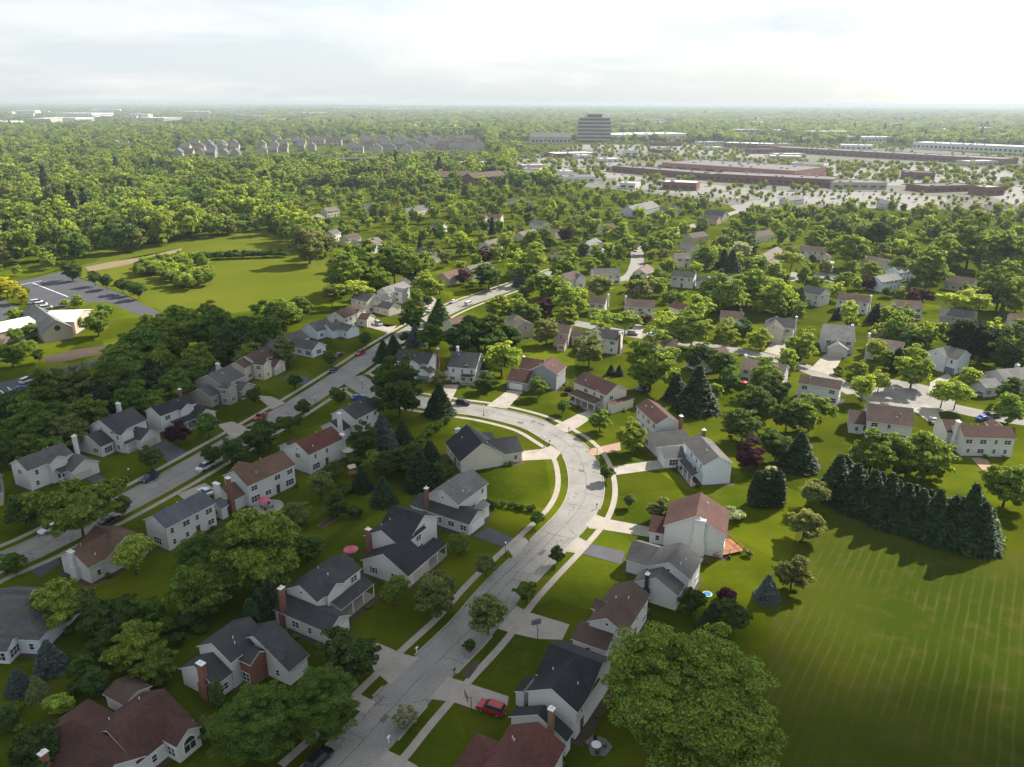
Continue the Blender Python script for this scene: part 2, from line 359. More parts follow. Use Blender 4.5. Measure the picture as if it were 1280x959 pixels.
LA = road('street', [(-60, 733), (0, 703), (37, 689), (180, 617), (280, 561), (374, 505), (434, 466), (497, 424), (565, 386), (637, 360), (700, 338)])
LB = road('curved_street', [(395, 985), (453, 929), (494, 883), (544, 831), (589, 786), (625, 742), (660, 706), (692, 675), (723, 640), (733, 609), (727, 577), (713, 558), (697, 547), (663, 529), (607, 515), (563, 509), (510, 500), (470, 491), (438, 472)])
LC = road('back_street', [(690, 398), (740, 408), (790, 418), (850, 428), (920, 438), (985, 453), (1030, 470), (1072, 492)], 8)
LD = road('cul_de_sac_street', [(1118, 494), (1150, 500), (1200, 512), (1250, 522), (1320, 532)], 8)
LE = road('far_cul_de_sac_street', [(1022, 346), (985, 350), (930, 356), (895, 362)], 7.5)
LF = road('far_street', [(745, 352), (785, 347), (796, 330), (800, 308), (830, 296), (870, 281), (930, 262)], 8)
def disc(name, c, r, z, mt):
    pts = [(c[0] + r * math.cos(a), c[1] + r * math.sin(a)) for a in np.linspace(0, 2 * math.pi, 40, endpoint=False)]
    return poly(name, pts, mt, z, world=True)
disc('turning_circle', G(1128, 494), 15.5, .040, M['road']); disc('far_turning_circle', G(1020, 346), 15, .044, M['road'])
def near_line(P, L):
    return np.min(np.linalg.norm(P[:, None, :] - L[None], axis=2), axis=1)
nB = near_line(LA, LB); nA = near_line(LB, LA)
DRIVES = []
def drive(pix, mt='concrete'):
    DRIVES.append([G(*p) for p in pix])
    o = poly('driveway', pix, M[mt], .050 + .0004 * len(DRIVES)); return o
def inside(P, pg):
    P = np.atleast_2d(P); x, y = P[:, 0], P[:, 1]; r = np.zeros(len(P), bool); j = len(pg) - 1
    for i in range(len(pg)):
        xi, yi = pg[i]; xj, yj = pg[j]
        c = ((yi > y) != (yj > y)) & (x < (xj - xi) * (y - yi) / (yj - yi + 1e-12) + xi); r ^= c; j = i
    return r
for pg in ([(455, 968), (484, 938), (499, 945), (522, 958), (520, 968)],
           [(537, 874), (560, 846), (636, 871), (632, 893), (596, 888), (567, 878)],
           [(622, 786), (645, 757), (660, 765), (712, 781), (703, 800), (672, 799), (640, 792)],
           [(703, 689), (722, 671), (739, 680), (727, 693)],
           [(732, 656), (744, 643), (760, 649), (822, 661), (820, 673), (752, 662), (737, 661)],
           [(747, 585), (767, 583), (825, 575), (832, 585.5), (770, 594), (749, 593)],
           [(692, 533), (722, 518), (741, 511), (749, 516), (722, 535), (708, 541)],
           [(608, 508), (635.5, 487.6), (654, 490), (634, 511)],
           [(555, 481), (574, 481), (566, 497), (561, 504), (548, 502)],
           [(650, 564.5), (681, 561), (689, 557), (701, 566), (695, 574), (653, 576)],
           [(633, 685), (644, 674), (656, 672), (661, 677), (643, 699)],
           [(459, 806), (470, 803), (500, 816), (524, 823), (488, 856), (467, 838)],
           [(428, 866), (450, 868), (470, 878), (457, 893), (435, 882)],
           [(272, 531), (290, 527), (318, 538), (290, 548)], [(318, 494), (340, 496), (357, 504), (340, 512)],
           [(453, 407), (467, 404), (484, 409), (496, 407), (488, 417)], [(222, 618), (256, 604), (268, 611), (235, 629)],
           [(971, 422), (988, 424), (978, 446), (955, 440)], [(1037, 437), (1057, 440), (1040, 470), (1012, 462)],
           [(1140, 512), (1158, 505), (1172, 514), (1178, 530), (1160, 527)], [(1163, 478), (1185, 466), (1190, 473), (1160, 492)],
           [(785, 417), (795, 405), (806, 408), (800, 423)], [(520, 379), (540, 371), (552, 379), (538, 386)],
           [(1030, 338), (1035, 326), (1043, 327), (1040, 341)]):
    drive(pg)
drive([(735, 562), (775, 553), (776, 563), (755, 568), (738, 570)], 'brick_tan')
for pg in ([(727, 692.5), (739, 680), (781, 690), (777, 706)], [(591, 671), (609, 658.6), (644, 674), (633, 685)],
           [(106, 598), (120, 591), (148, 608), (136, 614)], [(180, 557), (200, 547), (236, 566), (214, 580)],
           [(345, 470), (380, 470), (394, 478), (383, 483)], [(35, 713), (70, 697), (77, 705), (50, 722)]):
    drive(pg, 'asphalt')
# kerbs stop at the driveways; sidewalks run through
def at_drive(P, grow=0.0):
    r = np.zeros(len(P), bool)
    for pg in DRIVES: r |= inside(P, pg)
    return r
for L, other, lim in ((LA, LB, 8.6), (LB, LA, 8.6)):
    n = normals(L); dd = near_line(L, other)
    for s in (-1, 1):
        e = L + n * s * 4.45; far = near_line(e, other) > 4.4
        ok = far & ~at_drive(L + n * s * 4.8)
        strip('kerb', L, s * 4.42, .30, .13, M['kerb'], box=.13, mask=ok)
        wk = L + n * s * 7.1
        strip('sidewalk', L, s * 7.1, 1.35, .078, M['walk'], box=.078, mask=near_line(wk, other) > 5.2)
for pg in ([(1002, 640), (1062, 640), (1245, 692), (1300, 690), (1420, 800), (1300, 1000), (960, 1000), (950, 860), (962, 790)],):
    c0, c1 = G(1078, 720), G(978, 955); ang = math.atan2(c1[1] - c0[1], c1[0] - c0[0])
    poly('mown_field', pg, field_mat(ang, 1.75), .006)
M['meadow'] = grass_mat('meadow_grass', (.086, .108, .008), (.112, .126, .012), (.115, .108, .022), .02, .2)[0]
poly('meadow', [(20, 351), (80, 337), (140, 321), (230, 302), (330, 287), (350, 298), (412, 320), (414, 347), (398, 374), (330, 386), (245, 398), (205, 390), (152, 366), (99, 346), (76, 338)], M['meadow'], .006)
# church lot, lanes, beds
poly('parking_lot', [(19.5, 353), (76, 340), (99, 348), (152, 367), (203, 392), (205, 401), (177, 396), (135, 378), (106, 378), (71, 384), (34, 379), (38, 362)], M['lot'], .020)
poly('parking_lot', [(-20, 370), (0, 374), (25, 385), (8, 399), (-30, 404)], M['lot'], .020)
poly('church_lane', [(152, 443), (80, 458), (28, 472), (-30, 484), (-30, 500), (0, 494), (30, 486), (71, 470), (106, 460), (155, 450)], M['lot'], .024)
poly('mulch_bed', [(55, 446), (95, 437), (130, 432), (143, 437), (125, 443), (60, 456)], M['mulch'], .016)
M['dirt'] = mat('bare_soil', (.22, .17, .10), .95, .2, .08, .1)
poly('dirt_track', [(106, 334), (140, 327), (180, 321), (228, 310), (226, 314), (190, 324), (150, 333), (112, 340)], M['dirt'], .016)
# paint lines of the lot
def line_px(a, b, wid, z):
    A, B = G(*a), G(*b); d = (B - A) / np.linalg.norm(B - A); n = np.array([-d[1], d[0]]) * wid / 2
    return poly('painted_line', [A - n, B - n, B + n, A + n], M['white'], z, world=True)
line_px((41, 354), (85, 371), .5, .026); line_px((26, 356), (52, 351), .5, .026); line_px((0, 488), (5, 492), .3, .030); line_px((9, 484), (13, 487), .3, .030)
# tar-sealed cracks: a wandering seam along each near street, cross seams, short branches
def tar(L, n_):
    q = random.Random(n_); N_ = normals(L); V = []; F = []
    def seg(pts, wd):
        for a, b in zip(pts[:-1], pts[1:]):
            d = b - a; l = np.linalg.norm(d)
            if l < 1e-6: continue
            nn = np.array([-d[1], d[0]]) / l * wd / 2; k = len(V)
            V.extend([(*(a - nn), .040), (*(b - nn), .040), (*(b + nn), .040), (*(a + nn), .040)]); F.append((k, k + 1, k + 2, k + 3))
    off = 0.0
    for lane in (0.0, -2.1, 2.2):
        run = []; off = 0
        for i in range(len(L)):
            off = off * .85 + q.uniform(-.22, .22)
            if q.random() < (.04 if lane == 0 else .16): seg(run, q.uniform(.07, .13)); run = []
            if lane == 0 or (i // 14 + n_) % 3 == 0: run.append(L[i] + N_[i] * (lane + off))
        seg(run, .1)
    i = 3
    while i < len(L) - 3:
        run = []; j = 0.0; lo, hi = (-4.1, 4.1) if q.random() < .5 else ((-4.1, .2) if q.random() < .5 else (0, 4.1))
        for s_ in np.linspace(lo, hi, 9): j += q.uniform(-.3, .3); t_ = L[min(len(L) - 1, i + 1)] - L[i]; run.append(L[i] + N_[i] * s_ + t_ / np.linalg.norm(t_) * j)
        seg(run, q.uniform(.06, .12)); i += q.randint(3, 9)
    return tag(mesh_obj('tar_seam', V, F, M['tar']), kind='structure')
M['tar'] = mat('crack_sealant', (.075, .072, .072), .7, .2, 1, .3)
tar(LA[:110], 1); tar(LB[:120], 2)
M['patch'] = mat('asphalt_patch', (.13, .125, .12), .9, .2, .6, .2)
q = random.Random(12)
for L in (LA, LB):
    for k in range(7):
        i = q.randint(4, min(95, len(L) - 5)); n_ = normals(L)[i]; t_ = np.array([n_[1], -n_[0]]); c = L[i] + n_ * q.uniform(-2.6, 2.6); a_, b_ = q.uniform(.5, 1.6), q.uniform(.4, .9)
        poly('road_patch', [c + t_ * a_ * x_ + n_ * b_ * y_ + t_ * q.uniform(-.2, .2) for x_, y_ in ((-1, -1), (1, -1), (1.1, 0), (1, 1), (-1, 1))], M['patch'], .0365, world=True)
# retail parking (pale old concrete)
M['retail_ground'] = grass_mat('retail_ground', (.20, .19, .17), (.17, .165, .15), (.075, .095, .02), .03, .02)[0]
poly('retail_ground', [(650, 197), (720, 183), (960, 185), (1090, 182), (1300, 198), (1300, 262), (1180, 262), (1080, 258), (940, 262), (880, 250), (780, 238), (660, 228)], M['retail_ground'], .010)
M['far_lot'] = mat('old_parking_surface', (.21, .20, .185), .9, .12, .02, .2)
for i, pg in enumerate(([(640, 200), (700, 197), (760, 201), (800, 208), (770, 222), (700, 227), (655, 216)],
           [(770, 218), (880, 230), (960, 238), (1110, 241), (1190, 248), (1160, 264), (1080, 260), (960, 250), (860, 244), (770, 232)],
           [(985, 206), (1140, 206), (1262, 213), (1275, 222), (1200, 232), (1110, 232), (1060, 224), (990, 214)],
           [(1240, 246), (1285, 226), (1300, 240), (1285, 262)], [(912, 258), (960, 246), (990, 252), (930, 268)],
           [(720, 181), (790, 181), (862, 181), (955, 193), (955, 198), (800, 190), (720, 186)])):
    poly('retail_parking', pg, M['far_lot'], .02 + .004 * i)

# ------------------------------------------------------------------ houses
RECTS = []            # (centre, u, half length, half width, height) of every building block: keeps trees and windows clear
HOUSES = []           # (centre, short phrase)
def ring_mesh(name, wd, ht, bars_x=0, bars_z=1):
    b = MB(); t = .09
    b.box((0, .03, ht / 2 - t / 2), (wd, .10, t)); b.box((0, .03, -ht / 2 + t / 2), (wd + .08, .12, t))
    for s in (-1, 1): b.box((s * (wd / 2 - t / 2), .03, 0), (t, .09, ht - 2 * t))
    for k in range(bars_z): b.box((0, .025, -ht / 2 + ht * (k + 1) / (bars_z + 1)), (wd - 2 * t, .07, .05))
    for k in range(bars_x): b.box((-wd / 2 + wd * (k + 1) / (bars_x + 1), .03, 0), (.07, .075, ht - 2 * t))
    return b.mesh(name, M['trim'])
def slab_mesh(name, d, mt):
    b = MB(); b.box((0, 0, 0), d); return b.mesh(name, mt)
WIN = {'s': (ring_mesh('window', .95, 1.35), slab_mesh('pane', (.80, .03, 1.2), M['pane'])),
       'd': (ring_mesh('window', 1.8, 1.35, 1, 1), slab_mesh('pane', (1.64, .03, 1.2), M['pane'])),
       'b': (ring_mesh('window', 2.5, 1.7, 2, 1), slab_mesh('pane', (2.34, .03, 1.55), M['pane'])),
       't': (ring_mesh('window', .7, .7, 0, 0), slab_mesh('pane', (.56, .03, .56), M['pane']))}
SHUT = slab_mesh('shutter', (.32, .05, 1.35), M['shutter'])
def gdoor(name, mt, wd=4.6):
    b = MB()
    for k in range(4): b.box((0, .03, .28 + k * .53), (wd, .06, .515))
    b.box((0, .0, 1.06), (wd + .1, .04, 2.14)); return b.mesh(name, mt)
GD = {k: gdoor('garage_door', M[v]) for k, v in (('t', 'garage'), ('w', 'garage_white'), ('b', 'garage_blue'))}
DOOR = MB(); DOOR.box((0, .03, 1.03), (.95, .08, 2.05)); DOOR.box((0, .02, 2.12), (1.25, .1, .12)); DOOR = DOOR.mesh('door', M['door'])
VENT = MB(); VENT.tube((0, 0, -.1), (0, 0, .45), .09, .09, 6); VENT = VENT.mesh('vent_pipe', M['white'])

class Block:
    def __init__(s, a, b, c, eave, kind='gable', pitch=.55, roof=None, wall=None, axis=None):
        s.eave, s.kind, s.pitch, s.roof, s.wall = eave, kind, pitch, roof, wall
        Wd = c if not isinstance(c, tuple) else 9.0
        for _ in range(40):
            zr = eave + Wd / 2 * pitch + .18
            A, Bp = G(*a, zr), G(*b, zr); d = Bp - A; ln = np.linalg.norm(d); u = d / ln
            if axis is not None:
                an = math.atan2(axis[1], axis[0]); k = round((math.atan2(u[1], u[0]) - an) / (math.pi / 2))
                an += k * math.pi / 2; u = np.array([math.cos(an), math.sin(an)]); ln = abs(d @ u)
            v = np.array([-u[1], u[0]]); mid = (A + Bp) / 2
            if not isinstance(c, tuple): break
            Wn = 2 * abs((G(*c, eave) - mid) @ v); Wd = min(15.0, max(4.0, .5 * Wd + .5 * Wn))
        s.u, s.v, s.mid, s.L, s.W, s.zr = u, v, mid, max(ln, 2.2), Wd, eave + Wd / 2 * pitch
        if kind == 'hip': s.L = s.L + Wd
        s.hl, s.hw = s.L / 2 - .3, s.W / 2 - .35
        RECTS.append((s.mid, s.u, s.L / 2, s.W / 2, s.zr))
    def P(s, x, y): return s.mid + s.u * x + s.v * y
    def has(s, p, grow=0.0):
        d = p - s.mid; return abs(d @ s.u) < s.hl + grow and abs(d @ s.v) < s.hw + grow
    def roof_z(s, p):
        return s.zr - abs((p - s.mid) @ s.v) * s.pitch
def build_block(bl, root, o, roof, wall):
    p3 = lambda x, y, z: (*(bl.P(x, y) - o), z)
    hl, hw, L2, W2, zr, e = bl.hl, bl.hw, bl.L / 2, bl.W / 2, bl.zr, bl.eave; th = .17
    if bl.kind == 'gable':
        we = e + .35 * bl.pitch - .03; V = []
        for x in (-hl, hl): V += [p3(x, -hw, 0), p3(x, hw, 0), p3(x, hw, we), p3(x, 0, zr - .03), p3(x, -hw, we)]
        F = [(0, 1, 2, 3, 4)[::-1], (5, 6, 7, 8, 9), (0, 5, 9, 4), (1, 2, 7, 6), (4, 9, 8, 3), (3, 8, 7, 2)]
        wl = mesh_obj('wall', V, F, M['w_' + wall], root)
        V = []
        for x in (-L2, L2): V += [p3(x, -W2, e), p3(x, -W2, e + th), p3(x, 0, zr + th), p3(x, W2, e + th), p3(x, W2, e), p3(x, 0, zr)]
        F = [(1, 7, 8, 2), (2, 8, 9, 3), (0, 6, 7, 1), (3, 9, 10, 4), (4, 10, 11, 5), (5, 11, 6, 0), (0, 1, 2, 5), (5, 2, 3, 4), (11, 8, 7, 6), (10, 9, 8, 11)]
        rf = mesh_obj('roof', V, F, [M['r_' + roof], M['trim']], root, [0, 0, 1, 1, 1, 1, 1, 1, 1, 1])
    else:
        V = [p3(x, y, z) for z in (0, e + .05) for x, y in ((-hl, -hw), (hl, -hw), (hl, hw), (-hl, hw))]
        wl = mesh_obj('wall', V, [(0, 1, 5, 4), (1, 2, 6, 5), (2, 3, 7, 6), (3, 0, 4, 7)], M['w_' + wall], root)
        r = max(.05, L2 - W2); V = [p3(x, y, z) for z in (e, e + th) for x, y in ((-L2, -W2), (L2, -W2), (L2, W2), (-L2, W2))] + [p3(-r, 0, zr + th), p3(r, 0, zr + th)]
        F = [(3, 2, 1, 0), (0, 1, 5, 4), (1, 2, 6, 5), (2, 3, 7, 6), (3, 0, 4, 7), (4, 5, 9, 8), (5, 6, 9), (6, 7, 8, 9), (7, 4, 8)]
        rf = mesh_obj('roof', V, F, [M['r_' + roof], M['trim']], root, [1, 1, 1, 1, 1, 0, 0, 0, 0])
    return wl, rf
def walls_of(bl):
    """(origin point, outward normal, along, half length) of the four walls"""
    return [(bl.P(0, bl.hw), bl.v, bl.u, bl.hl), (bl.P(0, -bl.hw), -bl.v, bl.u, bl.hl),
            (bl.P(bl.hl, 0), bl.u, bl.v, bl.hw), (bl.P(-bl.hl, 0), -bl.u, bl.v, bl.hw)]
def house(label, short, blocks, roof='grey', wall='white', chim=(), garage=(), sheds=(), group=None, cat='house', win=True, shut=False, seed=None, shrubs=3, name='house', detail=True, blank=False):
    rng = random.Random(seed if seed is not None else label + str(blocks[0][0]))
    main = Block(*blocks[0]) if not isinstance(blocks[0], dict) else None
    bls = [main] + [Block(*b[:3], **dict(zip(('eave', 'kind', 'pitch', 'roof', 'wall'), b[3:])), axis=main.u) for b in blocks[1:]]
    o = main.mid.copy(); root = empty(name, (o[0], o[1], 0)); tag(root, label, cat, group)
    HOUSES.append((o, short))
    cam_side = lambda p, n: (-(p @ n)) > 0
    for i, bl in enumerate(bls):
        wl, rf = build_block(bl, root, o, bl.roof or roof, bl.wall or wall)
        if i == 0 and detail and bl.kind == 'gable':
            for k in range(2):
                y = rng.choice((-1, 1)) * rng.uniform(.8, bl.hw * .7); x = rng.uniform(-.6, .6) * bl.hl; q = bl.P(x, y) - o
                inst('vent_pipe', VENT, rf, (*q, bl.zr - abs(y) * bl.pitch + .17))
        others = [q for q in bls if q is not bl]
        gpts = []
        for gi, gp in enumerate(garage):
            if gp[2] != i: continue
            t = G(gp[0], gp[1], 1.1)
            wp, n, al, hf = min(walls_of(bl), key=lambda w_: (np.linalg.norm(w_[0] - t) - (1.5 if cam_side(w_[0], w_[1]) else 0)))
            s = max(-(hf - 2.5), min(hf - 2.5, (t - wp) @ al)) if hf > 2.5 else 0.0
            q = wp + al * s - o + n * .02; gpts.append(wp + al * s)
            inst('garage_door', GD[gp[3]], root, (*q, 0.02), math.atan2(n[1], n[0]) - math.pi / 2, (min(1, hf * 2 / 5.0), 1, 1))
        if not win: continue
        storeys = [1.55] + ([4.3] if bl.eave > 4.6 else [])
        done_door = i > 0
        for wi, (wp, n, al, hf) in enumerate(walls_of(bl)):
            if not detail and not cam_side(wp, n): continue
            if blank and i == 0 and wi > 1: continue
            gable = wi > 1; cnt = max(1, int(hf * 2 / (4.2 if gable else 3.1))); 
            if hf < 1.6: cnt = 1
            for zi, z in enumerate(storeys):
                if z + .8 > bl.eave + (0.6 if gable else .1): continue
                for k in range(cnt):
                    s = -hf + hf * 2 * (k + .5) / cnt + rng.uniform(-.25, .25); p = wp + al * s
                    if hf < 1.0 or rng.random() < (.62 if gable else .14): continue
                    if any(q.has(p + n * .4, .5) and q.roof_z(p) > z - 1.0 for q in others): continue
                    if any(np.linalg.norm(p - g_) < 3.3 for g_ in gpts) and z < 2.5: continue
                    if any(np.linalg.norm(p - c_) < 1.5 for c_ in [G(c[0], c[1], c[2]) for c in chim]): continue
                    rz = math.atan2(n[1], n[0]) - math.pi / 2; q = p - o + n * .015
                    if not done_door and zi == 0 and not gable and k == cnt // 2:
                        inst('door', DOOR, root, (*q, .15), rz); done_door = True; continue
                    kk = 'b' if (zi == 0 and hf * 2 / cnt > 3.4 and rng.random() < .35) else ('d' if rng.random() < .45 and hf * 2 / cnt > 2.6 else 's')
                    wo_ = inst('window', WIN[kk][0], root, (*q, z), rz)
                    inst('pane', WIN[kk][1], wo_)
                    if shut and kk == 's':
                        for sg in (-1, 1): inst('shutter', SHUT, wo_, (sg * .66, .03, 0))
            if gable and bl.eave > 4 and bl.W > 6 and rng.random() < .3:
                q = wp - o + n * .015; wo_ = inst('window', WIN['t'][0], root, (*q, bl.eave + .7), math.atan2(n[1], n[0]) - math.pi / 2); inst('pane', WIN['t'][1], wo_)
    for sh in sheds:          # (high a, high b, low corner, z high, z low, roof colour, 'posts'|'wall')
        A, Bq = G(*sh[0], sh[3]), G(*sh[1], sh[3]); d = Bq - A; an = math.atan2(main.u[1], main.u[0]); k = round((math.atan2(d[1], d[0]) - an) / (math.pi / 2)); an += k * math.pi / 2
        u = np.array([math.cos(an), math.sin(an)]); ln = abs(d @ u); v = np.array([-u[1], u[0]]); mid = (A + Bq) / 2; D = (G(*sh[2], sh[4]) - mid) @ v
        D = math.copysign(min(max(abs(D), 1.6), 7), D); RECTS.append((mid + v * D / 2, u, ln / 2, abs(D) / 2, sh[3]))
        q = lambda x, y, z: (*(mid + u * x + v * y - o), z)
        V = [q(x, y, z + t_) for t_ in (0, .14) for x, y, z in ((-ln / 2, 0, sh[3]), (ln / 2, 0, sh[3]), (ln / 2, D, sh[4]), (-ln / 2, D, sh[4]))]
        F = [(0, 1, 2, 3), (4, 7, 6, 5), (0, 4, 5, 1), (1, 5, 6, 2), (2, 6, 7, 3), (3, 7, 4, 0)]
        mesh_obj('porch_roof', V, F, [M['r_' + sh[5]], M['trim']], root, [1, 0, 1, 1, 1, 1])
        if sh[6] == 'posts':
            n = max(2, int(ln / 2.6) + 1)
            for k in range(n):
                b = MB(); x = -ln / 2 + .2 + (ln - .4) * k / (n - 1); c = q(x, D * .94, 0); b.box((c[0], c[1], sh[4] / 2), (.16, .16, sh[4]), an); b.build('porch_post', M['trim'], root)
            b = MB(); c = q(0, D / 2, .1); b.box((c[0], c[1], .12), (ln, abs(D), .24), an); b.build('porch_floor', M['concrete'], root)
        else:
            V = [q(x, y, z) for x, y, z in ((-ln / 2 + .3, 0, 0), (ln / 2 - .3, 0, 0), (ln / 2 - .3, D * .9, 0), (-ln / 2 + .3, D * .9, 0))]
            zt = sh[4] + (sh[3] - sh[4]) * .1
            V += [q(-ln / 2 + .3, 0, sh[3] - .03), q(ln / 2 - .3, 0, sh[3] - .03), q(ln / 2 - .3, D * .9, zt - .03), q(-ln / 2 + .3, D * .9, zt - .03)]
            mesh_obj('wall', V, [(0, 1, 5, 4), (1, 2, 6, 5), (2, 3, 7, 6), (3, 0, 4, 7)], M['w_' + wall], root)
    for c in chim:            # (x, y of the top, height, material, width)
        p = G(c[0], c[1], c[2]); bl = min(bls, key=lambda q: max(0, abs((p - q.mid) @ q.u) - q.hl) + max(0, abs((p - q.mid) @ q.v) - q.hw))
        x, y = (p - bl.mid) @ bl.u, (p - bl.mid) @ bl.v
        if abs(x) > bl.hl + .5: x = math.copysign(bl.hl + .35, x)
        if abs(y) > bl.hw + .5: y = math.copysign(bl.hw + .35, y)
        if abs(x) < bl.hl + .5 and abs(y) < bl.hw + .5 and bl.hl - abs(x) < 3.2: x = math.copysign(bl.hl + .3, x)
        q = bl.P(x, y) - o; an = math.atan2(bl.u[1], bl.u[0]); wd = c[4] if len(c) > 4 else 1.0
        mt = M[c[3]]; b = MB(); b.box((q[0], q[1], c[2] / 2), (.75, wd, c[2]), an); 
        b.box((q[0], q[1], 1.5), (.95, wd + .7, 3.0), an)
        ch = b.build('chimney', mt, root)
        b = MB(); b.box((q[0], q[1], c[2] + .06), (.95, wd + .2, .12), an); b.tube((q[0], q[1], c[2] + .1), (q[0], q[1], c[2] + .55), .16, .16, 8); b.build('chimney_cap', M['white'], ch)
    return root, bls, o
W2 = 5.4
H = house
# --- along the curved street, west side
r1, b1, o1 = H('maroon-shingled bungalow with cross gables and an arched window', 'the maroon bungalow with the arched window',
  [((133, 913.5), (205, 860.6), (242.7, 900), 2.9), ((87, 902), (130, 917), 11, 2.9, 'hip'), ((130, 917), (119, 975), 9.5, 2.9), ((206, 898), (237, 910), 4.6, 3.2, 'gable', .62), ((140, 852.5), (176, 861), 5.0, 2.5, 'gable', .35, 'brown')],
  'maroon', 'white', [(44, 948, 5.6, 'brick')])
# its arched front window: white arch frame, dark glass above and below a rail
bl_ = b1[3]; t_ = G(240, 915, 2); sg = 1 if np.linalg.norm(bl_.P(bl_.hl, 0) - t_) < np.linalg.norm(bl_.P(-bl_.hl, 0) - t_) else -1; n_ = bl_.u * sg; q_ = bl_.P(sg * bl_.hl, 0) - o1
def arch(rad, zb, zs, y0, y1):
    pts = [(-rad, zb), (rad, zb)] + [(rad * math.cos(a), zs + rad * math.sin(a)) for a in np.linspace(0, math.pi, 13)]; k = len(pts); mb = MB()
    mb.add([(x, y, z) for y in (y0, y1) for x, z in pts], [tuple(range(k)), tuple(range(2 * k - 1, k - 1, -1))] + [(i, k + i, k + (i + 1) % k, (i + 1) % k) for i in range(k)]); return mb
aw = inst('arched_window', arch(1.12, .75, 2.25, 0, .06).mesh('arched_window', M['trim']), r1, (*q_, 0), math.atan2(n_[1], n_[0]) - math.pi / 2)
inst('pane', arch(.95, .9, 2.25, .0, .075).mesh('pane', M['pane']), aw)
mb = MB(); mb.box((0, .07, 2.2), (1.9, .05, .12)); mb.box((0, .07, 1.5), (.09, .05, 1.28)); inst('mullion', mb.mesh('mullion', M['trim']), aw)
H('charcoal-roofed white house with a brick dormer and brick end chimney', 'the house with the brick dormer',
  [((264.1, 804.1), (311.5, 770.5), (287.6, 831.2), 5.2), ((243, 832.6), (267.2, 813.5), (264.9, 862), 3.1), ((316, 795), (343.5, 775.2), (388.7, 818.2), 3.0), ((298.4, 804.8), (326, 813), 4.2, 4.6, 'gable', .6, None, 'brick')],
  'dark', 'white', [(244.5, 834, 6.8, 'brick', 1.3)], [(383, 838, 2, 'w')])
H('grey-roofed white house with a long post porch and one gabled dormer', 'the white house with the post porch',
  [((374, 731.8), (431.7, 690.7), (397.4, 753.4), 5.3), ((337.5, 738), (427, 768), (409.3, 792.1), 2.9), ((403, 723.5), (421, 729), 5.0, 5.3)],
  'dark', 'white', [(351.4, 735.2, 8.0, 'brick')], [(433, 776, 1, 'w')], [((413.4, 754.2), (454.3, 721.3), (467.4, 730.8), 3.5, 2.8, 'dark', 'posts')])
H('white house with slate-dark cross gables and a brick chimney on its low end', 'the white house with slate-dark cross gables',
  [((476.5, 663), (509.2, 638.8), (498, 688.8), 5.3), ((489.4, 632), (531, 643.8), (514.3, 674), 5.3), ((479, 692.7), (507, 670), (513.5, 718.9), 2.9)],
  'black', 'white', [(455, 665.5, 7.4, 'brick')], [(528, 712, 2, 't')], [((519, 692), (541, 672), (552, 686), 3.3, 2.8, 'black', 'posts')], shut=True)
H('pale grey-roofed white house with a tall brick chimney and front-facing garage', 'the pale grey-roofed house on the inner bend',
  [((552.2, 612.7), (591, 586.4), (571, 633.7), 5.3), ((523.8, 615.6), (597, 639.4), (585.8, 656.9), 2.8, 'gable', .5, 'dark'), ((574.6, 608.7), (585.8, 612.2), 4.0, 5.3)],
  'light', 'white', [(532.8, 610.4, 8.2, 'brick', .8)], [(597, 656, 1, 'w')], [((582, 640), (606, 626), (611, 632), 3.3, 2.8, 'light', 'wall')])
H('cream ranch house with charcoal roofs inside the street bend', 'the cream ranch house',
  [((583, 530.6), (603, 554), (573.8, 577.5), 3.0, 'gable', .7), ((601, 550), (647, 545.5), (650, 566), 2.8), ((588, 545), (614, 538), 6, 2.9)],
  'black', 'cream', [(567.5, 530.6, 6.6, 'pale_concrete', 1.2)], [(650, 560, 1, 'w')])
# --- along the curved street, east side
H('grey clapboard house with maroon roof and a white front garage', 'the grey clapboard house with maroon roof',
  [((691.5, 445.8), (678.7, 455.8), (695, 470.4), 5.4), ((654.6, 446.3), (681.2, 450.3), (660.6, 462.6), 5.2), ((643, 458), (664, 467), (650, 479), 2.7)],
  'maroon', 'grey', [(651, 445.5, 8.0, 'brick', .7)], [(644, 484, 2, 'w')])
H('cream house with maroon roof, twin dormers and a front porch', 'the maroon-roofed house with twin dormers',
  [((730.2, 464.4), (772.3, 480.7), (757.7, 495.3), W2), ((745, 477), (736.5, 480.3), 3.4, 5.3), ((755, 484), (748, 488), 2.4, 5.3)],
  'maroon', 'cream', [], [(741, 509, 0, 't')], [((722, 486), (757, 499), (752, 510), 3.6, 2.9, 'brown', 'posts'), ((764, 505), (784, 492), (788, 500), 3.6, 2.9, 'maroon', 'wall')], seed='tw')
H('white house with maroon roof over a dark lower roof and brick end chimney', 'the maroon-roofed house with brick end chimney',
  [((809.2, 497.9), (835.9, 521), (817.8, 529.7), W2), ((817, 546), (851, 532), 9.5, 2.8, 'gable', .45, 'dark')],
  'maroon', 'white', [(844.5, 521, 7.9, 'brick')], [(803, 545, 1, 'w')])
H('grey-brown roofed house with a broad blank pale blue end wall', 'the house with the pale blue end wall',
  [((872.7, 541.8), (899.4, 571), (877.7, 581), W2), ((826, 559.3), (853, 557.5), (834.3, 574.3), 2.7)],
  'grey', 'bluewhite', [(876.8, 534.2, 8.6, 'brick', .8)], [(829, 578, 1, 'w')], [((853, 572), (876, 592), (869, 596), 3.6, 2.7, 'dark', 'posts')], blank=True)
H('white house with maroon roof, wide double white chimney and a wooden deck', 'the house with the wooden deck',
  [((870, 645), (876.2, 615), (830, 653.7), 5.3), ((813, 648), (838, 643), 7.5, 2.7)],
  'maroon', 'white', [(876.2, 646.2, 8.3, 'w_white', 2.2)], [(815, 662, 1, 'w')])
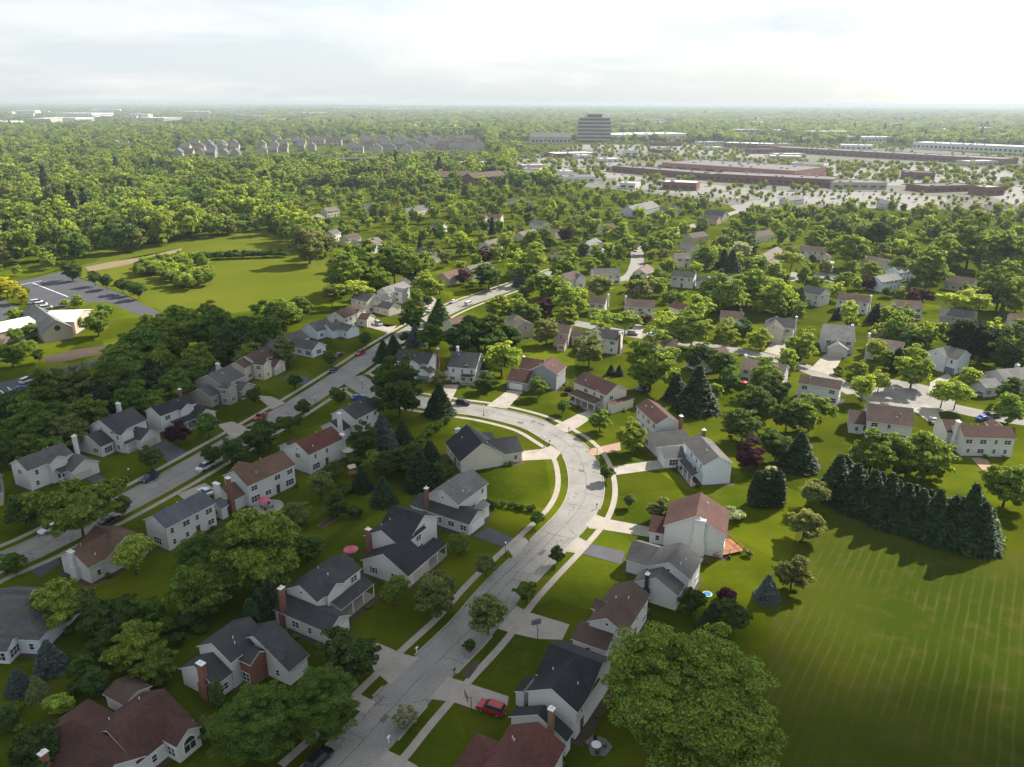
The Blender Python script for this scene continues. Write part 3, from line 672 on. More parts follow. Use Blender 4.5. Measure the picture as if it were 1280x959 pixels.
H('rambling white house with stepped grey roofs and a slim dark chimney', 'the rambling grey-roofed house',
  [((853, 677.5), (836, 702.8), (861.4, 728), 5.0), ((788, 679), (842, 684), 8.5, 2.8), ((831.3, 706.6), (819, 722), (848.2, 745), 3.4)],
  'grey', 'white', [(812, 714, 6.3, 'shutter', .6)], [(782, 700, 1, 'w')])
H('white house with brown roof and a low dark front wing beside the hoop', 'the brown-roofed house by the basketball hoop',
  [((791, 725.3), (758.2, 772.8), (783.5, 792), 5.2), ((722, 778), (768, 792), (703, 796), 2.8, 'gable', .5, 'brown'), ((757, 752), (745, 748), 3.6, 5.2)],
  'brown', 'white', [], [(709, 790, 1, 't')])
H('white house with blue-black cross-gabled roof and a brown chimney', 'the blue-black roofed white house',
  [((719.4, 820.6), (689.4, 861), (721.2, 893.7), 5.3), ((687.5, 803.7), (753, 829.6), 9.5, 5.3), ((680, 880.6), (672.5, 893.7), (711, 925.6), 3.0)],
  'black', 'white', [(693.5, 880.6, 8.0, 'wood', .8)], [(636, 884, 2, 't')], [((653, 865), (668.7, 846.9), (643, 866), 3.4, 2.7, 'black', 'wall')])
H('white house under a dull red roof with hipped front wing', 'the dull red-roofed house',
  [((672.5, 902), (636, 962), (708, 933), 4.8), ((634, 946), (610, 938), 8, 3.0, 'hip')], 'red', 'white')
# --- near street, south-east side
H('white house with russet-brown roof, brick chimney and a round back patio', 'the house with the round patio',
  [((291.6, 588.8), (352.6, 562.6), (313.2, 607.6), W2), ((275, 609), (300, 600), 8.0, 2.8), ((300, 575.5), (312, 584), 6, 4.6)],
  'rust', 'white', [(294.4, 593.5, 8.6, 'brick', 1.1)])
H('white house with slate-blue roof and a fat white end chimney', 'the slate-blue roofed house',
  [((190.4, 644.8), (254.2, 613.1), (210.1, 660.8), W2), ((206, 632), (222, 641), 6.5, 3.2), ((266, 626), (276, 621), 5, 2.9)],
  'blue', 'white', [(269.2, 605, 7.6, 'w_white', 1.6)])
H('low white house with rusty brown cross roof and white chimney', 'the rusty brown cross-roofed house',
  [((88.1, 689), (135, 664.7), (107, 713.4), 3.6), ((122, 654.7), (152.8, 672.5), 10, 3.6)], 'rust', 'white', [(77.8, 695, 6.2, 'w_white', 1.3)])
r16, b16, o16 = H('grey hip-roofed house with a glazed sunroom', 'the hip-roofed house with the sunroom',
  [((-22, 746), (28, 748), 13, 3.0, 'hip'), ((6, 730), (34, 744), 8, 3.0), ((-12, 799), (18, 797), (31, 812), 2.6)], 'grey', 'bluewhite')
for wp, n, al, hf in walls_of(b16[2]):
    k_ = int(hf * 2 / 2.6)
    if (wp @ n) > 0: continue
    for i in range(k_):
        q_ = wp + al * (-hf + hf * 2 * (i + .5) / k_) - o16 + n * .07; w0 = inst('window', WIN['b'][0], r16, (*q_, 1.5), math.atan2(n[1], n[0]) - math.pi / 2); inst('pane', WIN['b'][1], w0)
H('white house with brick-red roof beside a white patio parasol', 'the brick-red roofed house',
  [((369.5, 553.2), (414.5, 532.5), (390, 568.2), W2), ((354, 553), (371, 549), 6, 3.0)], 'red', 'white', [(424, 545, 6.4, 'w_white', 1.4)])
H('white house with dark grey roof and tall white chimney at the street corner', 'the white house on the street corner',
  [((427.6, 511), (458.6, 495.4), (448.3, 524), W2), ((410, 527), (428, 522), 8, 2.8)], 'dark', 'white', [(427.6, 515, 8.5, 'w_white', 1.2)])
# --- near street, north-west side
H('dark-roofed house end with a big white grid window', 'the house with the big grid window', [((-32, 598), (0, 592), (17, 614), 3.2)], 'dark', 'tan')
H('white house with taupe roof, front porch and a projecting tan garage', 'the taupe-roofed house with the projecting garage',
  [((19.8, 574.5), (78.2, 553), (34.4, 590), W2), ((65.3, 566.8), (72, 570), 5, 5.3), ((89, 563), (98.5, 577), 7.5, 2.9)],
  'grey', 'white', [(86, 543, 8.6, 'w_white', 1.0)], [(104, 596, 2, 't')], [((66, 586), (88, 577), (83, 590), 3.6, 2.9, 'dark', 'posts')])
H('white house with dark brown-grey roof, left wing and wide tan garage', 'the dark-roofed house with the left wing',
  [((123.7, 525), (165, 508.4), (144.3, 542.7), W2), ((107.4, 543.6), (126.3, 536.7), (125.4, 560), 3.0), ((173, 531), (183, 539), (170, 550.5), 2.9), ((148, 531), (156, 537), 4.4, 5.3)],
  'dark', 'white', [(157.2, 500.6, 8.6, 'w_white', 1.3)], [(184, 556, 2, 't')], [((149, 551), (166, 544), (165, 553), 3.5, 2.8, 'dark', 'posts')])
H('white house with blue-black roof, shuttered windows and small brick chimney', 'the blue-black roofed house with shutters',
  [((188.6, 509.1), (235, 492.8), (205.8, 519.4), W2), ((220.4, 499.7), (233, 505), 5, 5.3), ((240, 505), (256, 512), 7, 2.8)],
  'black', 'white', [(231, 484.5, 8.4, 'brick', .9)], [(257, 520, 2, 't')], [((212, 528), (240, 517), (244, 524), 3.5, 2.8, 'black', 'posts')], shut=True)
H('stone-grey house with grey roof, low left wing and pale chimney', 'the stone-grey house with the pale chimney',
  [((258.2, 468.7), (287.4, 455.8), (278, 484.2), W2), ((247.9, 485.9), (259, 480), (264.2, 498), 3.2), ((298.6, 474), (306, 480), 7, 2.9), ((281, 476), (287, 481), 4.6, 5.3), ((262, 458), (276, 457), 6, 3.5)],
  'grey', 'stone', [(281.4, 450.7, 8.4, 'pale_concrete', 1.3)], [(311, 490, 2, 't')])
H('tan house with brown roof and a front garage below a cross gable', 'the tan house with the brown cross gable',
  [((306.3, 444.7), (330, 433.5), (321, 455), W2), ((291, 452), (310, 446), (306, 461), 4.9), ((337, 445), (345, 452), 7, 2.9), ((323, 446), (331, 451), 5, 5.3)],
  'brown', 'cream', [(322, 431, 8.3, 'brick', .9)], [(345, 464, 2, 't')])
H('low pale blue house with grey cross roofs above a green lawn', 'the low pale blue house',
  [((338, 425), (376, 412), 9, 3.4), ((373, 419), (392, 430), 8, 2.9)], 'grey', 'bluewhite')
H('low pale blue house with three stepped grey gables', 'the low house with stepped grey gables',
  [((385.5, 404), (408, 398), 10, 3.2), ((408, 406), (423, 401), 8, 3.0), ((424, 400), (437, 408), 7, 2.9)], 'grey', 'bluewhite')
H('tan house with brown front gables and a silver van on its drive', 'the tan house with brown front gables',
  [((418.7, 390), (446.2, 378.7), (442.5, 394), W2), ((452, 389), (460, 394), 7, 2.9), ((440, 384), (447, 388), 5, 5.3)], 'brown', 'cream', [], [(463, 403, 1, 't')])
H('cream house with charcoal side-gabled roof between two taller neighbours', 'the cream house with charcoal roof',
  [((447, 363.5), (468, 368), 9.5, W2), ((466, 372), (480, 366), 8, 4.6), ((478, 374), (490, 380), 8, 2.9)], 'dark', 'cream', [], [(490, 385, 2, 'w')])
H('white house with grey roof and dark entry behind the round hedge tree', 'the white house with grey roof and dark entry',
  [((477.5, 360), (505, 351.2), (492.5, 365), W2), ((496, 358), (503, 362), 5, 5.3)], 'light', 'white', [], [])
# --- between the streets
H('white house with dark roof and a grey-blue garage door', 'the house with the grey-blue garage door',
  [((565.4, 438.7), (601.1, 441.2), (594.3, 461.9), W2), ((576, 449), (568.5, 459.5), 7.5, 2.8), ((585, 449), (586, 456), 4, 5.3)],
  'dark', 'white', [(568, 433, 8.6, 'pale_concrete', 1.0)], [(566, 477, 1, 'b')], [((578, 466), (595, 468), (594, 473), 3.4, 2.8, 'dark', 'posts'), ((603, 450), (615, 452), (614, 470), 4.4, 3, 'black', 'wall')])
H('white house with grey roof and a very tall brick chimney', 'the house with the very tall brick chimney',
  [((498.9, 436.9), (541.9, 442.1), (535.8, 456.7), W2), ((520, 445), (519, 451), 5.5, 5.3), ((533, 455), (529, 461), 6, 3.0)],
  'dark', 'white', [(553.9, 437, 8.8, 'brick', .8)], [(529, 474, 2, 'b')])
H('pale house with terracotta-brown roof behind dark trees near the street', 'the terracotta-brown roofed house', [((560, 399), (586, 393.5), 9, 4.4)], 'rust', 'cream')
H('small tan-sided house with brown roof and sunlit end wall', 'the brown-roofed house with sunlit end wall', [((641, 392), (657, 401), 8.5, 4.8)], 'tan', 'tan')
H('tan house with brown roof and a low rear porch', 'the brown-roofed house with the rear porch', [((693.7, 405), (714, 406.5), 9, W2), ((717, 409), (730, 414), 8, 3.4), ((697, 424), (708, 425), 5, 2.6)], 'brown', 'tan')
H('white house with dark roof, projecting left gable and white end chimney', 'the white house with projecting left gable',
  [((748, 410), (777, 413), 10, W2), ((749, 408), (738, 416), 8.5, W2)], 'dark', 'white', [(781, 416, 8.3, 'w_white', .9), (793, 420, 7.5, 'brick', .7)])
H('long white house with brown roof half hidden by a big tree', 'the long dark brown-roofed house', [((803.7, 421), (847.5, 424), 9.5, 4.6)], 'brown', 'white')
H('white-ended house with brown roof behind a tall dark spruce', 'the white-ended house behind the spruce', [((868, 438), (906, 433), 9, 4.8)], 'brown', 'white')
H('grey-brown roofed house with a red patio parasol and white chimney', 'the house with the small red parasol', [((930, 447), (985, 456), 9.5, 5.0)], 'tan', 'lightgrey', [(925, 443, 8, 'w_white', .8)])
H('white house with long dark maroon roof above a sunny side yard', 'the white house with long dark maroon roof', [((1001, 467.5), (1053.7, 476), (1046, 487.5), W2)], 'brown', 'white')
H('cream shuttered house with dark roof, big front gable and white garage', 'the cream shuttered house',
  [((965, 396), (995, 399), 10, W2), ((972, 395), (966, 405), 8, W2)], 'dark', 'cream', [(1006, 396, 8, 'w_white', .9)], [(981, 424, 0, 'w')], shut=True)
H('grey house with broad grey roof, two front gables and beige garage', 'the grey house with two front gables',
  [((1028.7, 404.5), (1068.7, 407.5), (1060, 427), 5.2), ((1049, 422), (1046, 430), 7.5, 3.0), ((1038, 412), (1035, 418), 4.5, 5.0)], 'light', 'lightgrey', [(1071, 407, 8.2, 'w_white', 1)], [(1044, 440, 1, 't')])
H('brown-roofed house with a white chimney standing clear of its end', 'the brown-roofed house with clear white chimney', [((1085, 421), (1131, 427.5), 9.5, 4.6)], 'tan', 'cream', [(1079, 416, 7.6, 'w_white', 1)])
H('pale blue-white house with brown roof facing the turning circle', 'the pale house facing the turning circle', [((1180, 431), (1208, 438), 10, W2), ((1182, 430), (1176, 438), 8, W2)], 'grey', 'bluewhite', [], [(1180, 465, 0, 'b')])
H('grey house with white chimney beyond parked cars', 'the grey house beyond the parked cars', [((1246, 462), (1290, 458), 9, 4.2), ((1240, 470), (1228, 476), 7, 3.2)], 'light', 'lightgrey', [(1272, 456, 7, 'w_white', 1.3)])
H('white house with long dark brown roof and low left sunroom wing', 'the house with the left sunroom wing',
  [((1084, 503.4), (1142.2, 510.4), (1139.4, 534.4), 5.0), ((1061.6, 511.5), (1082, 514), (1060, 529.7), 2.9)], 'brown', 'white', [(1142, 512, 7.4, 'w_white', .9)])
H('white house with brick-red roof, tall white chimney and a back patio', 'the white house with the brick back patio',
  [((1198.5, 530.6), (1264, 532.5), (1203, 547.5), W2), ((1182, 528), (1198, 520.5), 8.5, 4.0), ((1243, 523), (1246, 529), 4, 5.3)], 'maroon', 'white', [(1199, 527, 8.4, 'w_white', 1.4)])
# --- farther houses: fewer parts, one group
def far(a, b, Wd, eave, roof, wall, extra=(), chim=(), lab=None):
    nm = dict(r=roof, w=wall)
    rn = dict(maroon='maroon', brown='brown', red='red', black='black', dark='dark grey', grey='grey', light='pale grey', blue='slate', tan='tan', rust='rust-brown')[roof]
    wn = dict(white='white', cream='cream', tan='tan', bluewhite='pale blue', grey='grey', lightgrey='light grey', stone='stone-grey')[wall]
    ln_ = np.linalg.norm(G(*b, eave) - G(*a, eave)); sz = 'long ' if ln_ > 15.5 else 'small ' if ln_ < 10 else ''
    ext = ', a chimney' if chim else ''; ext += ' and a lower wing' if extra else ''
    label = lab or f'{sz}{wn} house with {rn} roof{ext} among the farther trees'
    return H(label, f'a far {wn} house with {rn} roof', [(a, b, Wd, eave)] + list(extra), roof, wall, chim, group=f'{sz}{wn} houses with {rn} roofs{ext} among the farther trees', detail=False, shrubs=0)
for args in (((703, 342), (722, 338), 9, W2, 'brown', 'white', [((714, 338), (722, 344), 8, 5.0)]), ((740, 335.7), (774, 335), 9, W2, 'grey', 'white'), ((800, 337), (809, 330), 8.5, W2, 'tan', 'white'),
             ((841, 337.5), (870, 340), 9, W2, 'dark', 'white', [((872, 344), (887, 347), 8, 3.6)], [(879, 347, 6.5, 'brick', .8)]), ((737.5, 369.5), (759, 371), 9, 5.2, 'brown', 'cream', (), [(768, 369, 8, 'w_white', .8)]),
             ((782.5, 373.7), (818.7, 375), 9.5, 5.2, 'brown', 'cream', (), [(776, 368, 8, 'w_white', .8)]), ((843, 376), (862, 381), 8, 4, 'maroon', 'white'), ((901, 387.5), (930, 390), 8.5, 4, 'brown', 'white'),
             ((893, 345), (912, 343), 9, 4, 'grey', 'tan'), ((1008, 356), (1033, 361), 9.5, W2, 'dark', 'white'), ((1048.7, 365.5), (1088.7, 370), 9, 5.2, 'brown', 'white', (), [(1097, 371, 7.6, 'w_white', .9)]),
             ((1118.7, 374.5), (1152.5, 376), 9, 5.2, 'brown', 'cream', [((1100, 383), (1118, 381), 7, 3.4)]), ((1094, 345), (1120, 341), 9, 5, 'light', 'bluewhite'), ((1116, 334), (1136, 331), 9, 5, 'light', 'bluewhite'),
             ((1082, 319), (1112, 324), 9, 4.6, 'tan', 'white'), ((1184, 343), (1221, 348), 9.5, 4.2, 'brown', 'tan'), ((1176, 383.7), (1222.5, 389), 9.5, 5, 'grey', 'grey'), ((1262, 391), (1295, 394), 9, 4.4, 'rust', 'white'),
             ((1000, 307), (1033, 309), 9, 5, 'brown', 'white', [((1030, 316), (1036, 318), 6, 3)]), ((950, 320), (972, 308), 9, 4.6, 'tan', 'cream', [((956, 327), (974, 324), 9, 3.2)]), ((667, 274), (684, 277), 9, 5, 'grey', 'white'),
             ((648, 290), (668, 286), 10, 3.6, 'tan', 'tan', [((683, 284), (694, 288), 8, 4)]), ((752, 280), (767, 279), 9, W2, 'brown', 'cream'), ((730, 303), (745, 297), 9, W2, 'light', 'white', [((738, 300), (752, 305), 8, 4)]),
             ((690, 312), (711, 313), 9, 3.2, 'maroon', 'cream'), ((855, 302), (870, 307), 9, 5, 'grey', 'cream'), ((843, 316), (862, 316), 9.5, 5, 'tan', 'cream'), ((860, 292), (880, 289), 9, 4, 'brown', 'tan'),
             ((404, 260), (420, 258), 9, 5, 'tan', 'cream'), ((382, 273), (398, 267), 10, 4, 'tan', 'white'), ((429, 294), (446, 291), 9, 4.5, 'brown', 'cream'), ((448, 301), (472, 296), 9.5, 5, 'tan', 'bluewhite', [((450, 298), (458, 305), 7, 5)]),
             ((525, 309), (546, 313), 9, 4.6, 'dark', 'white'), ((605, 267), (628, 268), 9, 5, 'brown', 'cream', [((607, 266), (604, 272), 7, 5)]), ((456, 254), (468, 253), 8, 5, 'dark', 'white'), ((410, 289), (420, 286), 8, 5, 'grey', 'white'),
             ((552, 341), (576, 335), 9.5, 3.6, 'rust', 'tan'), ((583, 333), (610, 327), 9.5, 4.6, 'tan', 'tan'), ((506, 347), (522, 340), 9, 4.6, 'dark', 'cream'), ((606, 302), (624, 297), 10, 3.2, 'tan', 'cream'),
             ((542, 278), (556, 279), 9, 4, 'dark', 'white'), ((1215, 462), (1232, 468), 8, 3, 'grey', 'white'), ((875, 268), (900, 270), 11, 3.2, 'brown', 'tan'), ((785, 258), (815, 251), 16, 4, 'light', 'lightgrey'), ((833, 255), (846, 257), 16, 3.6, 'brown', 'tan'),
             ((884, 262), (908, 264), 16, 3.2, 'black', 'stone'), ((980, 246), (1000, 244), 11, 5, 'light', 'lightgrey'), ((1102, 249), (1118, 252), 10, 5, 'light', 'lightgrey'), ((1256, 257), (1274, 260), 12, 5, 'tan', 'tan'), ((1234, 256), (1250, 260), 11, 4, 'tan', 'tan'),
             ((940, 290), (962, 287), 10, 4, 'brown', 'cream'), ((500, 262), (530, 256), 10, 4, 'grey', 'cream'), ((640, 247), (662, 250), 10, 4, 'tan', 'cream')):
    far(*args)

# ------------------------------------------------------------------ trees
def quads_mesh(name, C, U, Vv, mt):
    """one quad per row: centre C, half axes U and Vv"""
    n = len(C); P = np.empty((n, 4, 3), np.float32)
    P[:, 0] = C - U - Vv; P[:, 1] = C + U - Vv; P[:, 2] = C + U + Vv; P[:, 3] = C - U + Vv
    me = bpy.data.meshes.new(name); me.vertices.add(n * 4); me.loops.add(n * 4); me.polygons.add(n)
    me.vertices.foreach_set('co', P.reshape(-1)); me.loops.foreach_set('vertex_index', np.arange(n * 4, dtype=np.int32))
    me.polygons.foreach_set('loop_start', np.arange(0, n * 4, 4, dtype=np.int32)); me.polygons.foreach_set('loop_total', np.full(n, 4, np.int32))
    me.materials.append(mt); me.update(calc_edges=True); return me
def unit(a): return a / np.maximum(np.linalg.norm(a, axis=-1, keepdims=True), 1e-9)
def leaves_at(rs, C, Nn, size, aspect=1.4):
    t = unit(np.cross(Nn, rs.normal(size=C.shape))); b = np.cross(Nn, t); s = size * rs.uniform(.6, 1.35, (len(C), 1))
    return t * s * aspect * .5, b * s * .5
def broad_crown(seed, clumps, per, leaf, rx=.5, rz=.42, cz=.58, lump=.28, airy=0.0, flat=0.0, shape='round', droop=0.0, small=1.0, boughs=None):
    """crown for a tree 1 unit tall and about 1 unit wide; clumps of leaves in an uneven lobed volume"""
    rs = np.random.RandomState(seed); lobes = unit(rs.normal(size=(9, 3))); amp = rs.uniform(-lump, lump, 9)
    nb = boughs or max(9, clumps // 9); bd = unit(rs.normal(size=(nb, 3))); br = rs.uniform(.12, 1, nb) ** .5
    bk = 1 + (np.maximum(0, bd @ lobes.T) ** 3 * amp).sum(1); bc = bd * (br * bk * .74)[:, None]
    pick = rs.randint(0, nb, clumps); d = unit(rs.normal(size=(clumps, 3))); d[:, 2] = d[:, 2] * .9 + .1
    c = bc[pick] + d * (rs.uniform(.2, 1, clumps) ** .5 * rs.uniform(.26, .46, nb)[pick])[:, None]
    if shape == 'oval': c[:, :2] *= (1 - .38 * np.clip(c[:, 2:3], -1, 1) ** 2) * (1 - .22 * c[:, 2:3])
    if shape == 'vase': c[:, :2] *= (1 + .30 * c[:, 2:3])
    if flat: c[:, 2] = np.where(c[:, 2] < 0, c[:, 2] * (1 - flat), c[:, 2])
    c = c * np.array([rx, rx, rz]) * .86
    rc = rs.uniform(.11, .25, clumps) * rx * (1 + airy * .2) * small
    l = unit(rs.normal(size=(clumps, per, 3))); l[..., 2] = np.abs(l[..., 2]) * .85 - .22
    q = c[:, None] + l * (rs.uniform(.25, 1, (clumps, per, 1)) ** .5) * rc[:, None, None] * np.array([1.15, 1.15, .8])
    q = q.reshape(-1, 3); out = unit(.55 * unit(q / np.array([rx, rx, rz])) + .6 * unit(l.reshape(-1, 3)) + .62 * rs.normal(size=q.shape) + np.array([0, 0, .25]))
    U, Vv = leaves_at(rs, q, out, leaf); q[:, 2] += cz
    return quads_mesh('crown', q, U, Vv, M['leaf'])
def spruce_crown(seed, layers, per, leaf, w_=.5, base=.06, col=False):
    rs = np.random.RandomState(seed); C = []; Nn = []
    for i in range(layers):
        f = (i + .5) / layers; z = base + (1 - base) * f; r = w_ * ((1 - f) ** .85 if not col else (1 - f ** 4) ** .6 * .9 * (0.8 + .2 * min(1, f * 5)))
        nb = max(5, int((15 if not col else 18) * (1 - f * .6))); a0 = rs.uniform(0, 6.28)
        for k in range(nb):
            a = a0 + 6.283 * k / nb + rs.uniform(-.2, .2); rr = r * rs.uniform(.78, 1.14); m_ = max(3, int(per * (1 - f * .65)))
            t = rs.uniform(.25, 1, m_) ** .6; side = rs.normal(0, .055, m_) * (1.3 - f)
            x = rr * t * np.cos(a) - side * np.sin(a); y = rr * t * np.sin(a) + side * np.cos(a)
            zz = z - (.10 * t ** 2 * (1 - f) if not col else -.05 * t) + rs.normal(0, .010, m_)
            C.append(np.stack([x, y, zz], 1)); Nn.append(np.stack([np.cos(a) * .5 * np.ones(m_), np.sin(a) * .5 * np.ones(m_), .8 * np.ones(m_)], 1) + rs.normal(0, .35, (m_, 3)))
    C = np.concatenate(C); Nn = unit(np.concatenate(Nn)); U, Vv = leaves_at(rs, C, Nn, leaf, 1.8)
    return quads_mesh('crown', C, U, Vv, M['needle'])
def trunk_mesh(seed, top=.72, r=.028, limbs=7, spread=.3, cz=.35):
    rs = random.Random(seed); b = MB(); p = Vector((0, 0, -.01)); rad = r
    for k in range(4):
        q = Vector((rs.uniform(-.012, .012) * k, rs.uniform(-.012, .012) * k, top * (k + 1) / 4)); b.tube(p, q, rad, rad * .74, 7, cap=(k == 3)); p, rad = q, rad * .74
        if k >= 1:
            for j in range(max(1, limbs // 3)):
                a = rs.uniform(0, 6.28); l = spread * rs.uniform(.6, 1.1); s = p * rs.uniform(.85, 1)
                mid = s + Vector((math.cos(a) * l * .5, math.sin(a) * l * .5, l * .45)); e = mid + Vector((math.cos(a + .3) * l * .5, math.sin(a + .3) * l * .5, l * .3))
                b.tube(s, mid, rad * .6, rad * .4, 5, cap=False); b.tube(mid, e, rad * .4, rad * .12, 5, cap=False)
    return b.mesh('trunk', M['bark'])
T_BROAD, T_TALL, T_STEM = trunk_mesh(1), trunk_mesh(2, .8, .024, 9, .22), trunk_mesh(3, .9, .022, 0)
CROWN = {
 'big': [(broad_crown(s, 760, 210, .0088, .56, .46, .52, .40, small=.52, boughs=70), T_BROAD) for s in (11, 12)],
 'M': [(broad_crown(s, 230, 96, .0225, .52, .52, .48, .38, small=.74, boughs=bq), T_BROAD) for s, bq in ((21, 30), (22, 38), (23, 24), (24, 34), (25, 28))],
 'W': [(broad_crown(s, 120, 60, .028, .46, .46, .54, .40, 1, 0, 'oval', boughs=26), T_TALL) for s in (31, 32)],
 'F': [(broad_crown(s, 170, 85, .029, .56, .30, .62, .34, 0, .25, 'vase', small=.8, boughs=34), T_BROAD) for s in (41, 42)],
 'O': [(broad_crown(s, 120, 80, .034, .36, .42, .55, .12, 0, 0, 'oval', boughs=40), T_STEM) for s in (51, 52)],
 'S': [(spruce_crown(s, 30, 40, .027, .33), T_STEM) for s in (61, 62, 63)],
 'C': [(spruce_crown(s, 28, 26, .034, .20, .02, True), T_STEM) for s in (71,)],
 'R': [(broad_crown(s, 60, 60, .075, .50, .46, .46, .22, 0, .3), T_STEM) for s in (81, 82)],
 'm': [(broad_crown(s, 90, 30, .047, .52, .52, .48, .40, boughs=bq), T_BROAD) for s, bq in ((91, 20), (92, 30), (93, 16), (94, 40))],
 's': [(spruce_crown(s, 13, 9, .085, .33), T_STEM) for s in (95,)],
}
RATIO = {'big': (1.06, .86), 'M': (1.0, 1.13), 'W': (.86, 1.28), 'F': (1.1, .86), 'O': (.66, 1.3), 'S': (.66, 1.22), 'C': (.4, 2.6), 'R': (1.0, .8), 'm': (1.0, 1.0), 's': (.66, 1.7)}
TINT = {'M': (.165, .236, .040), 'L': (.250, .318, .050), 'D': (.080, .132, .034), 'P': (.080, .034, .046), 'S': (.034, .058, .022), 'B': (.080, .100, .086), 'Y': (.360, .380, .030), 'V': (.170, .198, .066), 'F': (.320, .350, .230), 'G': (.118, .200, .036)}
WORD = {'M': 'mid-green', 'L': 'bright yellow-green', 'D': 'dark green', 'P': 'purple-leaved', 'S': 'blackish green', 'B': 'blue-grey', 'Y': 'golden yellow', 'V': 'olive', 'F': 'pale blossoming', 'G': 'deep green'}
FORM = {'big': ('shade_tree', 'huge shade tree'), 'M': ('shade_tree', 'round shade tree'), 'W': ('shade_tree', 'airy upright tree'), 'F': ('shade_tree', 'wide flat-topped tree'), 'O': ('street_tree', 'small oval tree'), 'S': ('spruce_tree', 'spruce'), 'C': ('arborvitae', 'columnar arborvitae'), 'R': ('shrub', 'rounded shrub'), 'm': ('shade_tree', 'round tree'), 's': ('spruce_tree', 'spruce')}
TREES = []           # placed crowns: (x, y, radius)
_n = [0]
def plant(p, width, form, hue, label=None, group=None, hscale=1.0):
    rng = random.Random(_n[0] * 17 + 5); _n[0] += 1
    cr, tr = CROWN[form][rng.randrange(len(CROWN[form]))]; wr, hr = RATIO[form]
    ht = width * hr * hscale; sx = width * 1.2 / wr if form not in ('O', 'S', 'C', 's') else width * 1.1 / (2 * {'O': .33, 'S': .30, 'C': .19, 's': .30}[form])
    nm, words = FORM[form]
    if label is None:
        if HOUSES:
            o_, sh = min(HOUSES, key=lambda h: (h[0][0] - p[0]) ** 2 + (h[0][1] - p[1]) ** 2); dd = math.hypot(o_[0] - p[0], o_[1] - p[1])
            pos = 'beside' if dd < 14 else 'near'
            size = 'tall ' if ht > 11 else ('low ' if ht < 2.2 else '')
            label = f'{size}{WORD[hue]} {words} {pos} {sh}'
        else: label = f'{WORD[hue]} {words}'
    r = empty(nm, (p[0], p[1], 0), rng.uniform(0, 6.28)); tag(r, label, 'shrub' if nm == 'shrub' else 'tree', group or f'{WORD[hue]} {words}s of the neighbourhood')
    c = inst('crown', cr, r, scale=(sx, sx * rng.uniform(.92, 1.08), ht)); k = rng.uniform(.84, 1.2); kg = rng.uniform(.94, 1.06)
    t = TINT[hue]; c['tint'] = [t[0] * k * kg, t[1] * k, t[2] * k]
    inst('trunk', tr, r, scale=(ht * (.9 if form != 'R' else .6), ht * (.9 if form != 'R' else .6), ht * (.95 if form != 'R' else .5)))
    TREES.append((p[0], p[1], width / 2)); return r
def tree(x, y, wpx, form, hue, **kw):
    """crown centre and crown width in the photograph; its foot stands on the ground below"""
    cz = {'big': .55, 'M': .54, 'W': .55, 'F': .64, 'O': .55, 'S': .42, 'C': .48, 'R': .45, 'm': .55, 's': .42}[form]; z = 3.0
    for _ in range(8):
        p = G(x, y, z); wd = wpx * depth(p, z) / FPX; z = wd * RATIO[form][1] * kw.get('hscale', 1) * cz
    return plant(p, wd, form, hue, **kw)
